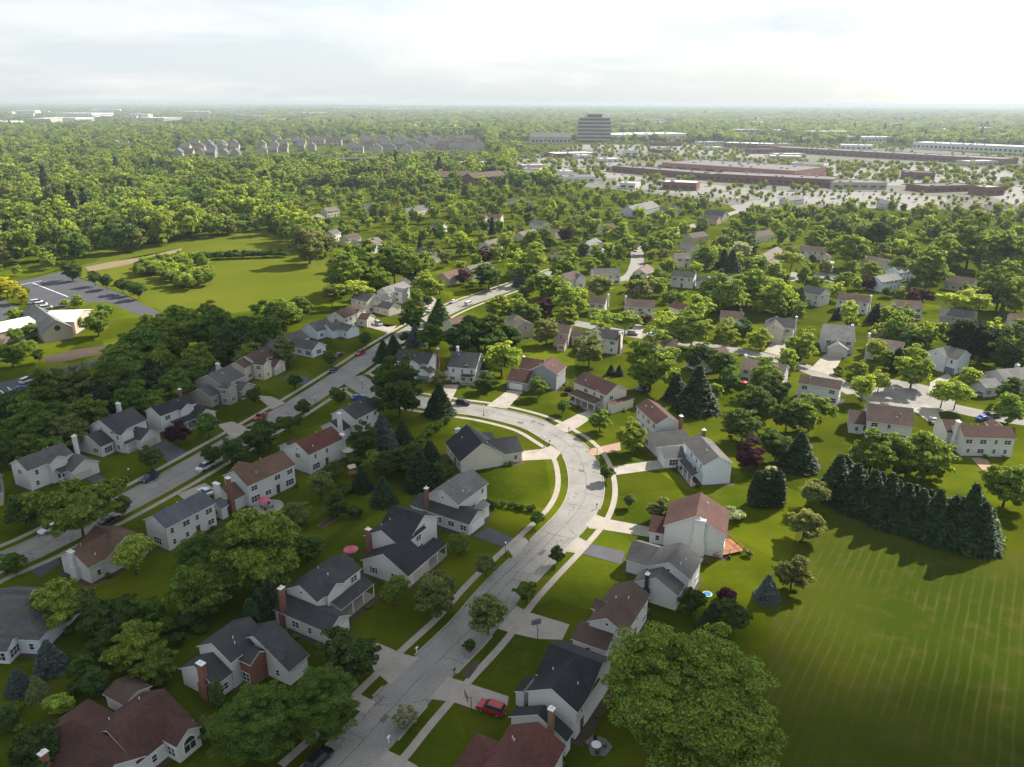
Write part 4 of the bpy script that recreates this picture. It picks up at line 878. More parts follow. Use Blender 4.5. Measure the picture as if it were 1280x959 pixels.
for a in [
 # foreground
 (868, 868, 212, 'big', 'M'), (318, 905, 105, 'big', 'G'), (398, 882, 104, 'big', 'G'), (437, 812, 70, 'M', 'D'), (493, 736, 36, 'W', 'M'), (546, 736, 62, 'M', 'V'), (610, 765, 48, 'W', 'V'), (587, 806, 17, 'O', 'D'), (607, 705, 26, 'O', 'V'),
 (574, 676, 32, 'M', 'M'), (671, 646, 19, 'O', 'G'), (697, 692, 22, 'O', 'D'), (659, 738, 28, 'O', 'M'), (759, 589, 20, 'O', 'D'), (787, 624, 17, 'O', 'V'), (824, 634, 34, 'M', 'V'), (790, 545, 38, 'M', 'L'), (750, 523, 30, 'M', 'M'),
 (703.5, 506, 18, 'O', 'G'), (710.5, 487, 15, 'R', 'P'), (673.5, 481, 24, 'O', 'M'), (627, 444, 46, 'M', 'L'), (498, 484, 68, 'M', 'D'), (549, 502, 34, 'S', 'S'), (606, 474, 26, 'M', 'D'), (549, 470, 20, 'M', 'V'), (507, 893, 30, 'M', 'F'),
 (487, 574, 38, 'M', 'D'), (512, 568, 44, 'M', 'D'), (538, 576, 38, 'S', 'S'), (525, 590, 40, 'S', 'S'), (552, 588, 32, 'M', 'D'), (467, 574, 28, 'W', 'M'), (479, 615, 30, 'S', 'S'), (400, 604, 36, 'W', 'V'), (416, 586, 28, 'M', 'D'), (478, 543, 38, 'S', 'B'), (503, 543, 26, 'S', 'S'), (455, 552, 40, 'M', 'D'), (446, 572, 22, 'R', 'M'),
 (272, 702, 112, 'big', 'G'), (326, 692, 100, 'M', 'M'), (246, 728, 80, 'M', 'M'), (382, 680, 44, 'M', 'G'), (345, 668, 60, 'M', 'M'), (165, 690, 46, 'W', 'L'), (68, 752, 68, 'M', 'L'), (100, 752, 40, 'W', 'V'), (96, 632, 112, 'F', 'M'), (151, 630, 26, 'O', 'V'), (28, 632, 52, 'M', 'D'),
 (187, 569, 30, 'O', 'D'), (259, 529, 29, 'O', 'G'), (317, 493, 21, 'O', 'D'), (321, 541, 44, 'M', 'D'), (291, 560, 40, 'M', 'D'), (264, 566, 26, 'O', 'D'), (361, 528, 32, 'F', 'D'), (379, 508, 20, 'O', 'D'), (422, 492, 22, 'M', 'G'), (368, 475, 19, 'O', 'D'), (220, 538, 34, 'M', 'P'),
 (355, 440, 34, 'M', 'V'), (412, 447, 19, 'O', 'D'), (456, 422, 17, 'O', 'D'),
 (162, 806, 64, 'M', 'L'), (188, 830, 48, 'M', 'M'), (205, 780, 32, 'R', 'M'), (100, 830, 38, 'M', 'D'), (150, 764, 48, 'M', 'D'), (45, 932, 70, 'M', 'D'), (262, 905, 36, 'M', 'V'), (70, 880, 40, 'R', 'L'), (61, 822, 36, 'S', 'B'), (22, 852, 28, 'S', 'B'), (46, 860, 26, 'S', 'V'), (12, 885, 28, 'R', 'M'), (20, 905, 24, 'R', 'M'), (270, 866, 14, 'C', 'D'), (130, 800, 44, 'M', 'D'), (120, 770, 46, 'M', 'D'), (326, 760, 20, 'C', 'S'), (337, 752, 20, 'C', 'S'), (315, 770, 18, 'C', 'S'),
 (937, 566, 36, 'M', 'P'), (917, 641, 30, 'R', 'F'), (907, 742, 30, 'R', 'P'), (866, 748, 34, 'M', 'D'), (915, 768, 48, 'M', 'D'), (890, 775, 36, 'S', 'S'), (955, 612, 18, 'C', 'S'), (963, 610, 18, 'C', 'S'), (972, 612, 18, 'C', 'S'), (947, 612, 18, 'C', 'S'), (965, 590, 24, 'R', 'F'),
 (1017, 614, 36, 'W', 'V'), (1007, 650, 46, 'M', 'V'), (992, 712, 50, 'M', 'V'), (960, 736, 28, 'S', 'B'), (1000, 566, 40, 'S', 'S'), (972, 552, 44, 'M', 'D'), (930, 528, 46, 'M', 'D'),
 (1092, 562, 62, 'M', 'M'), (1128, 562, 58, 'M', 'M'), (1160, 566, 62, 'M', 'M'), (1262, 600, 62, 'M', 'M'),
 (1046, 600, 46, 'S', 'S', 1.08), (1055, 598, 38, 'S', 'S', 1.17), (1068, 612, 44, 'S', 'S', 1.17), (1077, 610, 36, 'S', 'S', 0.97), (1090, 620, 44, 'S', 'S', 1.14), (1099, 618, 36, 'S', 'S', 1.19), (1111, 628, 44, 'S', 'S', 1.27), (1120, 626, 36, 'S', 'S', 1.11), (1131, 636, 44, 'S', 'S', 1.13), (1140, 634, 36, 'S', 'S', 1.20), (1150, 642, 44, 'S', 'S', 1.09), (1159, 640, 36, 'S', 'S', 1.20), (1170, 648, 44, 'S', 'S', 1.28), (1179, 646, 36, 'S', 'S', 1.01), (1190, 652, 46, 'S', 'S', 1.11), (1199, 650, 38, 'S', 'D', 1.21), (1212, 650, 52, 'S', 'S', 1.34), (1221, 648, 44, 'S', 'S', 0.98), (1226, 662, 44, 'S', 'S', 1.21), (1235, 660, 36, 'S', 'D', 1.07),
 (232, 768, 34, 'M', 'D'), (182, 758, 42, 'M', 'G'), (218, 800, 26, 'R', 'D'), (120, 852, 36, 'M', 'D'), (92, 862, 30, 'R', 'D'), (8, 900, 30, 'M', 'D'), (250, 782, 24, 'R', 'D'), (420, 630, 30, 'M', 'D'), (440, 640, 26, 'R', 'D'), (372, 640, 34, 'M', 'V'), (560, 730, 14, 'R', 'G'), (880, 700, 14, 'R', 'V'), (452, 600, 26, 'S', 'S'), (430, 610, 24, 'R', 'D'), (15, 700, 30, 'M', 'G'), (935, 690, 14, 'R', 'V'),
 # around the bend, sunlit
 (737, 436, 38, 'M', 'V'), (815, 450, 66, 'M', 'M'), (764, 463, 11, 'S', 'S'), (774, 464, 11, 'S', 'S'), (872, 490, 48, 'S', 'S'), (846, 486, 28, 'S', 'S'), (806, 478, 13, 'S', 'S'), (876, 442, 38, 'M', 'D'), (902, 452, 38, 'M', 'D'), (913, 471, 24, 'M', 'G'), (955, 470, 40, 'M', 'M'), (949, 497, 44, 'M', 'D'), (907, 417, 32, 'M', 'L'), (947, 420, 28, 'M', 'L'), (930, 412, 24, 'M', 'D'), (915, 384, 24, 'S', 'S'), (912, 366, 50, 'M', 'M'), (936, 354, 48, 'M', 'M'), (955, 360, 42, 'M', 'M'),
 (975, 364, 46, 'M', 'L'), (1001, 373, 20, 'S', 'D'), (985, 384, 18, 'S', 'S'), (1047, 393, 13, 'S', 'S'), (1062, 388, 28, 'W', 'L'), (1095, 393, 20, 'S', 'S'), (1122, 402, 34, 'M', 'M'), (1136, 421, 32, 'M', 'D'), (1002, 430, 40, 'M', 'L'), (987, 443, 22, 'M', 'G'), (1095, 434, 26, 'W', 'L'), (1108, 446, 26, 'M', 'M'), (1122, 452, 12, 'C', 'S'), (1143, 459, 46, 'M', 'L'), (1072, 460, 26, 'M', 'L'), (1100, 474, 26, 'W', 'L'), (1080, 482, 32, 'W', 'L'), (1049, 463, 16, 'R', 'M'),
 (1208, 418, 56, 'M', 'S'), (1232, 420, 56, 'M', 'S'), (1262, 438, 52, 'M', 'D'), (1180, 489, 32, 'W', 'L'), (1197, 491, 32, 'W', 'L'), (1212, 470, 28, 'W', 'L'), (1207, 374, 54, 'F', 'L'), (1252, 358, 52, 'M', 'M'), (1273, 374, 28, 'M', 'L'), (1148, 370, 27, 'M', 'P'), (1162, 332, 52, 'M', 'M'), (1110, 365, 20, 'R', 'D'), (1055, 348, 26, 'M', 'M'), (1087, 336, 28, 'M', 'L'), (1165, 367, 16, 'R', 'M'), (1142, 356, 20, 'M', 'D'), (1262, 486, 38, 'M', 'D'), (1265, 506, 42, 'M', 'M'), (970, 488, 38, 'M', 'D'), (1015, 512, 48, 'M', 'M'), (985, 516, 44, 'M', 'D'), (1006, 340, 8, 'R', 'D'), (1035, 348, 11, 'R', 'D'), (1082, 347, 14, 'M', 'V'), (1086, 352, 18, 'M', 'P'),
 (990, 323, 38, 'F', 'L'), (1063, 308, 46, 'M', 'L'), (1020, 295, 34, 'M', 'M'), (1065, 332, 20, 'M', 'L'), (1016, 322, 12, 'M', 'D'), (1052, 285, 32, 'M', 'D'), (1098, 290, 40, 'M', 'D'), (1110, 298, 16, 'S', 'S'), (935, 308, 30, 'M', 'D'), (925, 312, 26, 'W', 'F'), (905, 326, 20, 'S', 'S'), (915, 328, 22, 'S', 'S'), (1130, 330, 30, 'M', 'M'), (1180, 312, 50, 'M', 'M'), (1215, 300, 60, 'M', 'M'), (1250, 310, 60, 'M', 'M'),
 (667, 319, 40, 'M', 'L'), (708, 291, 22, 'M', 'P'), (666, 299, 30, 'M', 'M'), (688, 300, 20, 'M', 'M'), (707, 331, 36, 'M', 'M'), (739.5, 329, 20, 'M', 'M'), (761, 330, 13, 'M', 'D'), (774, 290, 32, 'M', 'L'), (788, 304, 24, 'M', 'M'), (811, 304, 24, 'M', 'M'), (808, 284, 24, 'M', 'M'), (826, 296, 20, 'M', 'M'), (660, 338, 30, 'M', 'M'), (683, 352, 32, 'M', 'M'), (649, 350, 16, 'S', 'B'), (680, 381, 25, 'M', 'P'), (717, 371, 46, 'M', 'L'), (707, 393, 30, 'M', 'L'), (659, 388, 36, 'M', 'M'), (683, 412, 34, 'M', 'V'), (752, 398, 44, 'F', 'L'), (782, 398, 42, 'F', 'L'), (748, 356, 32, 'W', 'V'), (798, 362, 34, 'W', 'V'), (821, 346, 28, 'M', 'M'), (836, 370, 12, 'S', 'S'), (849, 370, 10, 'S', 'S'), (836, 406, 46, 'M', 'L'), (866, 408, 48, 'M', 'L'), (806, 397, 18, 'M', 'P'), (876, 382, 38, 'M', 'L'), (894, 366, 42, 'M', 'M'), (884, 317, 32, 'M', 'M'), (720, 300, 18, 'R', 'L'), (754, 303, 10, 'R', 'P'),
 # along the street farther up
 (342, 393, 38, 'M', 'D'), (355, 386, 40, 'M', 'M'), (376, 382, 30, 'M', 'M'), (414, 366, 24, 'W', 'V'), (442, 361, 42, 'F', 'L'), (430, 336, 54, 'M', 'M'), (452, 333, 44, 'M', 'M'), (475, 348, 38, 'M', 'M'), (492, 326, 50, 'M', 'M'), (520, 330, 46, 'M', 'M'), (533, 353, 38, 'M', 'L'), (549, 355, 18, 'M', 'M'), (579, 343, 20, 'M', 'P'), (611, 342, 34, 'M', 'D'), (520, 369, 20, 'O', 'M'), (517, 396, 32, 'M', 'D'), (535, 375, 14, 'O', 'D'), (549, 391, 26, 'S', 'D'), (536, 416, 36, 'M', 'G'), (519, 421, 22, 'S', 'B'), (506, 420, 17, 'M', 'D'), (492, 434, 22, 'S', 'S'), (479, 440, 22, 'S', 'S'), (580, 416, 54, 'M', 'D'), (606, 412, 54, 'M', 'D'), (620, 380, 32, 'M', 'L'), (634, 416, 36, 'M', 'D'), (590, 352, 16, 'R', 'L'), (385, 300, 50, 'M', 'V'), (405, 300, 34, 'M', 'V'), (489, 390, 9, 'R', 'P'), (632, 298, 26, 'M', 'L'), (605, 320, 20, 'M', 'P'), (642, 384, 14, 'S', 'B'),
 # church side
 (88, 335, 27, 'M', 'D'), (117, 346, 17, 'O', 'D'), (132, 350, 17, 'O', 'D'), (152, 355, 18, 'O', 'D'), (172, 361, 19, 'O', 'D'), (162, 358, 17, 'O', 'D'), (6, 356, 28, 'M', 'Y'), (24, 365, 24, 'M', 'Y'), (96, 375, 18, 'M', 'L'), (80, 378, 15, 'R', 'L'), (120, 400, 36, 'M', 'M'), (130, 388, 22, 'M', 'G'), (95, 402, 17, 'W', 'M'), (18, 417, 18, 'W', 'M'), (38, 411, 18, 'W', 'M'), (12, 440, 34, 'M', 'M'), (35, 432, 19, 'W', 'M'), (48, 443, 16, 'O', 'M'), (20, 392, 20, 'M', 'L'),
 (175, 430, 62, 'M', 'G'), (201, 450, 40, 'W', 'M'), (228, 404, 58, 'M', 'M'), (270, 400, 60, 'M', 'G'), (262, 440, 44, 'M', 'D'), (212, 415, 58, 'M', 'M'), (165, 466, 58, 'M', 'G'), (140, 482, 56, 'M', 'D'), (165, 494, 50, 'M', 'G'), (62, 480, 62, 'M', 'M'), (100, 484, 50, 'M', 'V'), (105, 514, 50, 'M', 'M'), (85, 536, 48, 'M', 'V'), (38, 532, 60, 'M', 'G'), (8, 512, 62, 'M', 'D'), (30, 556, 44, 'M', 'M'), (217, 480, 48, 'M', 'G'), (300, 415, 60, 'M', 'D'), (308, 440, 36, 'M', 'M'), (330, 408, 50, 'M', 'G'), (245, 448, 50, 'M', 'M'), (128, 505, 44, 'S', 'S'), (68, 515, 40, 'M', 'G'), (280, 430, 46, 'M', 'D'), (190, 478, 44, 'S', 'S'), (195, 500, 36, 'M', 'M'), (235, 462, 44, 'M', 'G'), (10, 560, 44, 'M', 'D'), (60, 558, 40, 'M', 'G'), (150, 445, 50, 'M', 'M'), (190, 408, 40, 'M', 'M')]:
    row_ = len(a) > 5
    tree(*a[:5], hscale=a[5] if row_ else 1.0, label='dark spruce in the dense conifer row along the mown field' if row_ else None, group='spruces of the conifer row by the field' if row_ else None)
# clipped hedges, copse, shrub rows
def row(a, b, n, wpx, form, hue, label, group, j=.6):
    A, Bq = G(*a), G(*b); rng = random.Random(n * 31 + int(a[0]))
    for k in range(n):
        p = A + (Bq - A) * (k / max(1, n - 1)) + np.array([rng.uniform(-j, j), rng.uniform(-j, j)]); plant(p, wpx * rng.uniform(.88, 1.12), form, hue, label, group)
row((514, 562), (556, 528), 10, 3.2, 'R', 'G', 'shrub in the tall hedge running toward the cream ranch house', 'shrubs of the tall back hedge')
row((606, 632), (668, 640), 9, 2.3, 'R', 'D', 'low shrub in the hedge below the lawn inside the bend', 'shrubs of the low lawn hedge')
row((248, 325), (353, 321), 24, 7.2, 'R', 'D', 'dark shrub in the hedge row across the bright meadow', 'shrubs of the meadow hedge row', 1.0)
rng = random.Random(5)
cop = [G(*p) for p in ((170, 342), (188, 331), (242, 327), (272, 343), (262, 359), (232, 364), (176, 350))]
lo, hi = np.min(cop, 0), np.max(cop, 0); k = 0
while k < 62:
    p = np.array([rng.uniform(lo[0], hi[0]), rng.uniform(lo[1], hi[1])])
    if inside(p, cop)[0]: plant(p, rng.uniform(7, 9.5), 'R', rng.choice('ML'), 'leafy shrub packed in the copse on the bright meadow', 'shrubs of the meadow copse', hscale=1.25); k += 1
# foundation shrubs beside the nearer houses
rng = random.Random(9)
def in_rect(p, grow):
    return any(abs((p - c) @ u) < hl + grow and abs((p - c) @ np.array([-u[1], u[0]])) < hw + grow for c, u, hl, hw, _ in RECTS)
cnt = 0
for c, u, hl, hw, zr in list(RECTS):
    if c[1] > 330 or hl < 4: continue
    v = np.array([-u[1], u[0]])
    for k in range(3):
        s = rng.choice((-1, 1)); p = c + u * rng.uniform(-.9, .9) * hl + v * s * (hw + rng.uniform(.7, 1.2)) if rng.random() < .6 else c + u * s * (hl + rng.uniform(.7, 1.2)) + v * rng.uniform(-.8, .8) * hw
        if in_rect(p, .15) or at_drive(p[None])[0] or near_line(p[None], LA)[0] < 8.5 or near_line(p[None], LB)[0] < 8.5: continue
        plant(p, rng.uniform(1.1, 2.1), 'R', rng.choice('MDDGV')); cnt += 1
# ------------------------------------------------------------------ woodland: the trees too many to count, one object
rs = np.random.RandomState(3)
field = [(20, 352), (80, 338), (140, 322), (230, 303), (330, 288), (350, 300), (410, 322), (412, 345), (395, 372), (330, 384), (245, 396), (150, 372), (60, 392), (0, 398), (-60, 400), (-60, 360)]
shop = [(640, 192), (720, 178), (960, 182), (1090, 180), (1300, 196), (1300, 268), (1180, 268), (1080, 262), (940, 268), (880, 262), (780, 250), (640, 232)]
apts = [(318, 176), (436, 168), (610, 170), (612, 196), (430, 196), (318, 200)]
green = [(620, 176), (720, 176), (720, 186), (620, 190)]
oldf = [(0, 395), (0, 480), (160, 450), (215, 405)]
def pix_arr(P, z=0.0):
    d = np.concatenate([P, np.full((len(P), 1), z - CAM_H)], 1); dz = d @ FWD
    return np.stack([PX + FPX * (d @ RIGHT) / dz, PY - FPX * (d @ UP) / dz], 1), dz
RP = np.array([r[0] for r in RECTS]); RL = np.array([max(r[2], r[3]) for r in RECTS])

# ------------------------------------------------------------------ commercial buildings beyond the trees
FARB = []
def far_building(label, a, b, dep, ht, wall, roofc, group, name='store', cat='building', floors=1, bays=None, gable=False, turn=False):
    """front edge given by two ground pixels; depth and height in metres; walls, flat roof with parapet, window bands"""
    A, Bq = G(*a), G(*b); d = Bq - A; L = np.linalg.norm(d); u = d / L; v = np.array([-u[1], u[0]])
    if v[1] < 0: v = -v
    o = (A + Bq) / 2 + v * dep / 2; an = math.atan2(u[1], u[0]); root = empty(name, (o[0], o[1], 0), an); tag(root, label, cat, group)
    if turn: u, v, L, dep = v, -u, dep, L; an += math.pi / 2; root.rotation_euler = (0, 0, an - math.pi); 
    RECTS.append((o, u, L / 2, dep / 2, ht)); FARB.append((o, max(L, dep) / 2 + 6))
    if gable:
        V = [(x, y, z) for x in (-L / 2, L / 2) for y, z in ((-dep / 2, 0), (dep / 2, 0), (dep / 2, ht), (0, ht * 1.6), (-dep / 2, ht))]
        mesh_obj('wall', V, [(4, 3, 2, 1, 0), (5, 6, 7, 8, 9), (0, 5, 9, 4), (1, 2, 7, 6)], wall, root)
        V = [(x, y, z) for x in (-L / 2 - .5, L / 2 + .5) for y, z in ((-dep / 2 - .6, ht - .1), (-dep / 2 - .6, ht + .2), (0, ht * 1.6 + .35), (dep / 2 + .6, ht + .2), (dep / 2 + .6, ht - .1), (0, ht * 1.6 + .05))]
        mesh_obj('roof', V, [(1, 7, 8, 2), (2, 8, 9, 3), (0, 6, 7, 1), (3, 9, 10, 4), (4, 10, 11, 5), (5, 11, 6, 0), (0, 1, 2, 5), (5, 2, 3, 4), (11, 8, 7, 6), (10, 9, 8, 11)], roofc, root)
    else:
        b_ = MB(); b_.box((0, 0, ht / 2), (L, dep, ht)); b_.build('wall', wall, root)
        b_ = MB(); b_.box((0, 0, ht + .1), (L - 1.2, dep - 1.2, .2))
        rf = b_.build('roof', roofc, root)
        b_ = MB()
        for s in (-1, 1): b_.box((0, s * (dep / 2 - .3), ht + .45), (L, .6, .9)); b_.box((s * (L / 2 - .3), 0, ht + .45), (.6, dep - 1.2, .9))
        b_.build('parapet', wall, root)
        q = random.Random(label)
        for k in range(int(L * dep / 900) + 1):
            b_ = MB(); b_.box((q.uniform(-.4, .4) * L, q.uniform(-.35, .35) * dep, ht + 1.0), (3, 2.4, 1.6)); b_.build('roof_unit', M['metal'], rf)
    nb = bays or max(2, int(L / 9))
    for fl in range(floors):
        fh = ht / floors
        for k in range(nb):
            x = -L / 2 + L * (k + .5) / nb; b_ = MB(); b_.box((x, -dep / 2 - .03, fl * fh + fh * .45), (L / nb * .6, .12, fh * .34)); b_.build('window', M['pane'], root)
    return root
M['f_brick'] = mat('far_brick', (.20, .105, .085), .9, .1, .05, .1); M['f_pink'] = mat('far_pink_brick', (.36, .20, .16), .9, .1, .05, .1)
M['f_white'] = mat('far_white_panel', (.62, .61, .58), .8, .06, .05, .1); M['f_beige'] = mat('far_beige_panel', (.42, .38, .32), .8, .08, .05, .1)
M['f_roof'] = mat('far_grey_membrane', (.17, .165, .16), .9, .12, .05, .1); M['f_rwhite'] = mat('far_white_membrane', (.70, .70, .68), .8, .06, .05, .1); M['f_slate'] = mat('far_slate_roof', (.13, .125, .125), .9, .12, .05, .1)
FB = far_building
M['f_tower'] = mat('tower_spandrel', (.42, .38, .34), .8, .08, .05, .1)
FB('very long low brick shopping strip with white roof sections', (962, 190), (1255, 207), 55, 9, M['f_brick'], M['f_roof'], None, bays=34)
FB('curved pale-roofed shop row, left end, before the pink store', (765, 215), (893, 226), 34, 7, M['f_brick'], M['f_roof'], None)
FB('pink brick department store with a broad grey roof', (827, 214), (992, 226), 95, 11, M['f_pink'], M['f_roof'], None, bays=9)
FB('brick shop row with peaked signs beside the pink store', (893, 227), (1040, 235), 45, 8.5, M['f_brick'], M['f_roof'], None)
FB('rounded brick shop wing ending the row by the car park', (1040, 236), (1108, 237), 38, 6.5, M['f_beige'], M['f_roof'], None)
FB('broad white warehouse store behind the office tower car park', (770, 177), (866, 175), 120, 15, M['f_white'], M['f_rwhite'], None)
FB('dark brick storefront with blue gables and white roofs', (903, 185), (962, 187), 60, 10, M['f_brick'], M['f_rwhite'], None)
FB('beige three-storey office block with ribbon windows', (917, 173), (952, 173), 50, 22, M['f_beige'], M['f_rwhite'], None, 'office_block', floors=3, bays=4)
FB('brick school-like building with white flat roof among trees', (694, 198), (747, 197), 50, 7, M['f_brick'], M['f_rwhite'], None)
FB('small white pavilion with dark open side by the car park', (780, 195), (798, 195), 18, 8, M['f_white'], M['f_slate'], None)
FB('tan stone church with slate gable roof near the office tower', (664, 180), (714, 180), 40, 15, M['f_beige'], M['f_slate'], None, 'church', gable=True)
FB('long brown brick apartment house behind the wood', (421, 207), (478, 206), 24, 9, M['f_brick'], M['f_roof'], None, floors=2)
FB('square brown brick tower rising beside dark conifers', (503, 206), (513, 206), 14, 13, M['f_brick'], M['f_roof'], None, 'brick_tower', bays=2)
FB('low white-roofed building in front of the brown brick apartments', (410, 215), (453, 214), 26, 5, M['f_beige'], M['f_rwhite'], None)
FB('tan gabled three-storey residence with brown roof', (547, 232), (592, 230), 18, 9, M['f_pink'], M['r_brown'], None, 'residence', floors=3, gable=True)
FB('brown gabled residence wing beside the tan residence', (592, 232), (632, 228), 18, 8, M['f_brick'], M['r_brown'], None, 'residence', floors=2, gable=True)
FB('white box-like building at the car park edge', (582, 212), (614, 211), 30, 8, M['f_white'], M['f_rwhite'], None)
FB('long pale warehouse roof beyond the grey apartments', (518, 162), (575, 162), 110, 12, M['f_white'], M['f_rwhite'], None)
FB('dark red diner-like building in the car park', (1130, 224), (1168, 225), 24, 8, M['f_brick'], M['f_roof'], None)
FB('low brown restaurant with slate roof near the pines', (1157, 241), (1219, 239), 30, 6, M['f_brick'], M['f_slate'], None)
FB('small brick bank at the car park corner', (1232, 245), (1255, 244), 22, 8, M['f_brick'], M['f_beige'], None)
FB('long pale grey distribution building behind the shopping strip', (1140, 186), (1278, 193), 60, 13, M['f_white'], M['f_rwhite'], None, bays=24)
pale = 'pale flat-roofed buildings scattered toward the horizon'
for i, (a, b, dp, h) in enumerate([((1015, 172), (1067, 172), 70, 16), ((1067, 178), (1120, 178), 60, 12), ((1050, 187), (1090, 188), 40, 9), ((1217, 164), (1252, 165), 90, 12), ((1125, 158), (1155, 158), 80, 12), ((1165, 166), (1195, 167), 80, 12), ((485, 140), (568, 140), 300, 24), ((424, 137), (480, 137), 260, 20), ((322, 140), (338, 140), 160, 36), ((335, 153), (358, 153), 140, 12),
      ((380, 144), (408, 144), 200, 16), ((5, 157), (30, 156), 140, 14), ((38, 154), (64, 154), 140, 16), ((70, 146), (100, 145), 200, 18), ((115, 140), (150, 140), 240, 18), ((160, 147), (185, 147), 180, 16), ((176, 130.5), (208, 130.5), 500, 34), ((95, 152), (118, 151), 160, 14), ((230, 143), (262, 143), 200, 16), ((20, 142), (44, 142), 200, 18), ((270, 137), (300, 137), 260, 20), ((205, 151), (228, 150), 120, 12),
      ((600, 141), (640, 141), 220, 16), ((765, 145), (790, 145), 160, 14), ((800, 143), (835, 143), 160, 14), ((842, 146), (856, 146), 160, 14), ((950, 150), (975, 150), 120, 12), ((1000, 178), (1014, 178), 40, 9), ((970, 168), (990, 168), 60, 12), ((640, 156), (668, 156), 90, 8)]):
    FB('pale flat-roofed building among distant trees toward the horizon', a, b, dp, h, M['f_white'] if i % 3 else M['f_beige'], M['f_rwhite'], pale)
for i in range(40):
    q = random.Random(i * 7 + 1); x = q.uniform(640, 1275); y = q.uniform(176, 238); w_ = q.uniform(8, 22); p = G(x, y)
    if any(np.linalg.norm(p - c) < r_ * .7 + 22 for c, r_ in FARB): continue
    FB('small flat-roofed shop building standing in the retail district', (x - w_, y), (x + w_, y + q.uniform(-1, 2)), q.uniform(18, 34), q.uniform(5, 8), M[q.choice(('f_brick', 'f_beige', 'f_white'))], M[q.choice(('f_rwhite', 'f_roof'))], 'small flat-roofed shop buildings in the retail district')
for i in range(80):
    q = random.Random(i * 13 + 3); x = q.uniform(-10, 1290); y = 133 + 30 * q.random() ** 1.4; dd = np.linalg.norm(G(x, y)); w_ = q.uniform(25, 90) * FPX / dd / 2; p = G(x, y)
    if any(np.linalg.norm(p - c) < r_ + 30 for c, r_ in FARB): continue
    FB('pale flat-roofed building among distant trees toward the horizon', (x - w_, y), (x + w_, y), q.uniform(30, 90), q.uniform(9, 16), M[q.choice(('f_white', 'f_beige', 'f_white'))], M[q.choice(('f_rwhite', 'f_rwhite', 'f_roof'))], pale, bays=3)
# office tower: stacked floors of pale spandrels and dark glass, stepped top
A, Bq = G(722, 178), G(763, 178); L = np.linalg.norm(Bq - A); o = (A + Bq) / 2 + np.array([0, 22]); root = empty('office_tower', (o[0], o[1], 0)); tag(root, 'seven-storey office tower with dark glass bands and pale spandrels', 'tower')
FARB.append((o, L / 2 + 8)); fh = 8.2
for k in range(8):
    wd = L * (1.0 if k < 6 else .92 if k < 7 else .45)
    b_ = MB(); b_.box((0, 0, k * fh + fh * .28), (wd - 2, 42, fh * .56)); b_.build('glass_band', M['pane'], root)
    b_ = MB(); b_.box((0, 0, k * fh + fh * .78), (wd, 44, fh * .44)); b_.build('spandrel', M['f_tower'], root)
# grey apartment blocks
agrp = 'grey gabled apartment blocks beyond the wood'; rng = random.Random(21)
M['f_grey'] = mat('far_grey_siding', (.30, .29, .275), .9, .1, .05, .1)
for x0, x1, y, n in ((438, 600, 192, 8), (432, 608, 187.5, 9), (450, 600, 183, 8), (425, 596, 179, 8), (365, 430, 183, 3), (330, 420, 178, 4), (320, 362, 195, 3), (322, 362, 187, 3), (372, 396, 190, 2), (214, 300, 199, 6), (225, 302, 191, 5), (235, 300, 186, 4), (104, 130, 178, 2), (138, 160, 187, 2)):
    for k in range(n):
        x = x0 + (x1 - x0) * (k + .5) / n + rng.uniform(-2, 2); w_ = (x1 - x0) / n * .36; yy = y + rng.uniform(-.8, .8)
        FB('grey gabled three-storey apartment block in the cluster beyond the wood', (x - w_, yy), (x + w_, yy), 16, 10.5, M['f_grey'] if rng.random() < .6 else M['f_beige'], M[rng.choice(('f_slate', 'f_slate', 'r_brown'))], agrp, 'apartment_block', floors=2, bays=3, gable=True, turn=rng.random() < .55)
# water tower on the horizon
p = G(1036, 136.5); root = empty('water_tower', (p[0], p[1], 0)); tag(root, 'white water tower standing on the hazy horizon', 'water tower')
b_ = MB(); b_.tube((0, 0, 0), (0, 0, 50), 7, 6, 12); b_.build('shaft', M['f_white'], root)
b_ = MB(); b_.lathe((0, 0, 48), [(6, 0), (22, 8), (30, 18), (28, 28), (12, 36)], 16); b_.build('tank', M['f_rwhite'], root)
# church (left) : white-roofed wings with a shingled cross gable and round window
cr = empty('church', (*G(60, 405), 0)); tag(cr, 'long white-roofed church with a shingled gable and round window', 'church'); co = G(60, 405)
def cblock(a, b, wd, ht, wallm, roofm, ridge=None, pitch=.42):
    A, Bq = G(*a, ht), G(*b, ht); d = Bq - A; L = np.linalg.norm(d); u = d / L; v = np.array([-u[1], u[0]]); mid = (A + Bq) / 2
    RECTS.append((mid, u, L / 2, wd / 2, ht)); e = ht - wd / 2 * pitch; q = lambda x, y, z: (*(mid + u * x + v * y - co), z)
    V = [q(x, y, z) for x in (-L / 2 + .3, L / 2 - .3) for y, z in ((-wd / 2 + .3, 0), (wd / 2 - .3, 0), (wd / 2 - .3, e), (0, ht - .1), (-wd / 2 + .3, e))]
    mesh_obj('wall', V, [(4, 3, 2, 1, 0), (5, 6, 7, 8, 9), (0, 5, 9, 4), (1, 2, 7, 6)], wallm, cr)
    V = [q(x, y, z) for x in (-L / 2, L / 2) for y, z in ((-wd / 2, e - .1), (-wd / 2, e + .1), (0, ht + .2), (wd / 2, e + .1), (wd / 2, e - .1), (0, ht))]
    mesh_obj('roof', V, [(1, 7, 8, 2), (2, 8, 9, 3), (0, 6, 7, 1), (3, 9, 10, 4), (4, 10, 11, 5), (5, 11, 6, 0), (0, 1, 2, 5), (5, 2, 3, 4), (11, 8, 7, 6), (10, 9, 8, 11)], roofm, cr)
    return mid, u, v, L
cblock((-40, 412), (36, 396), 16, 6.5, M['w_tan'], M['f_rwhite'], pitch=.22)
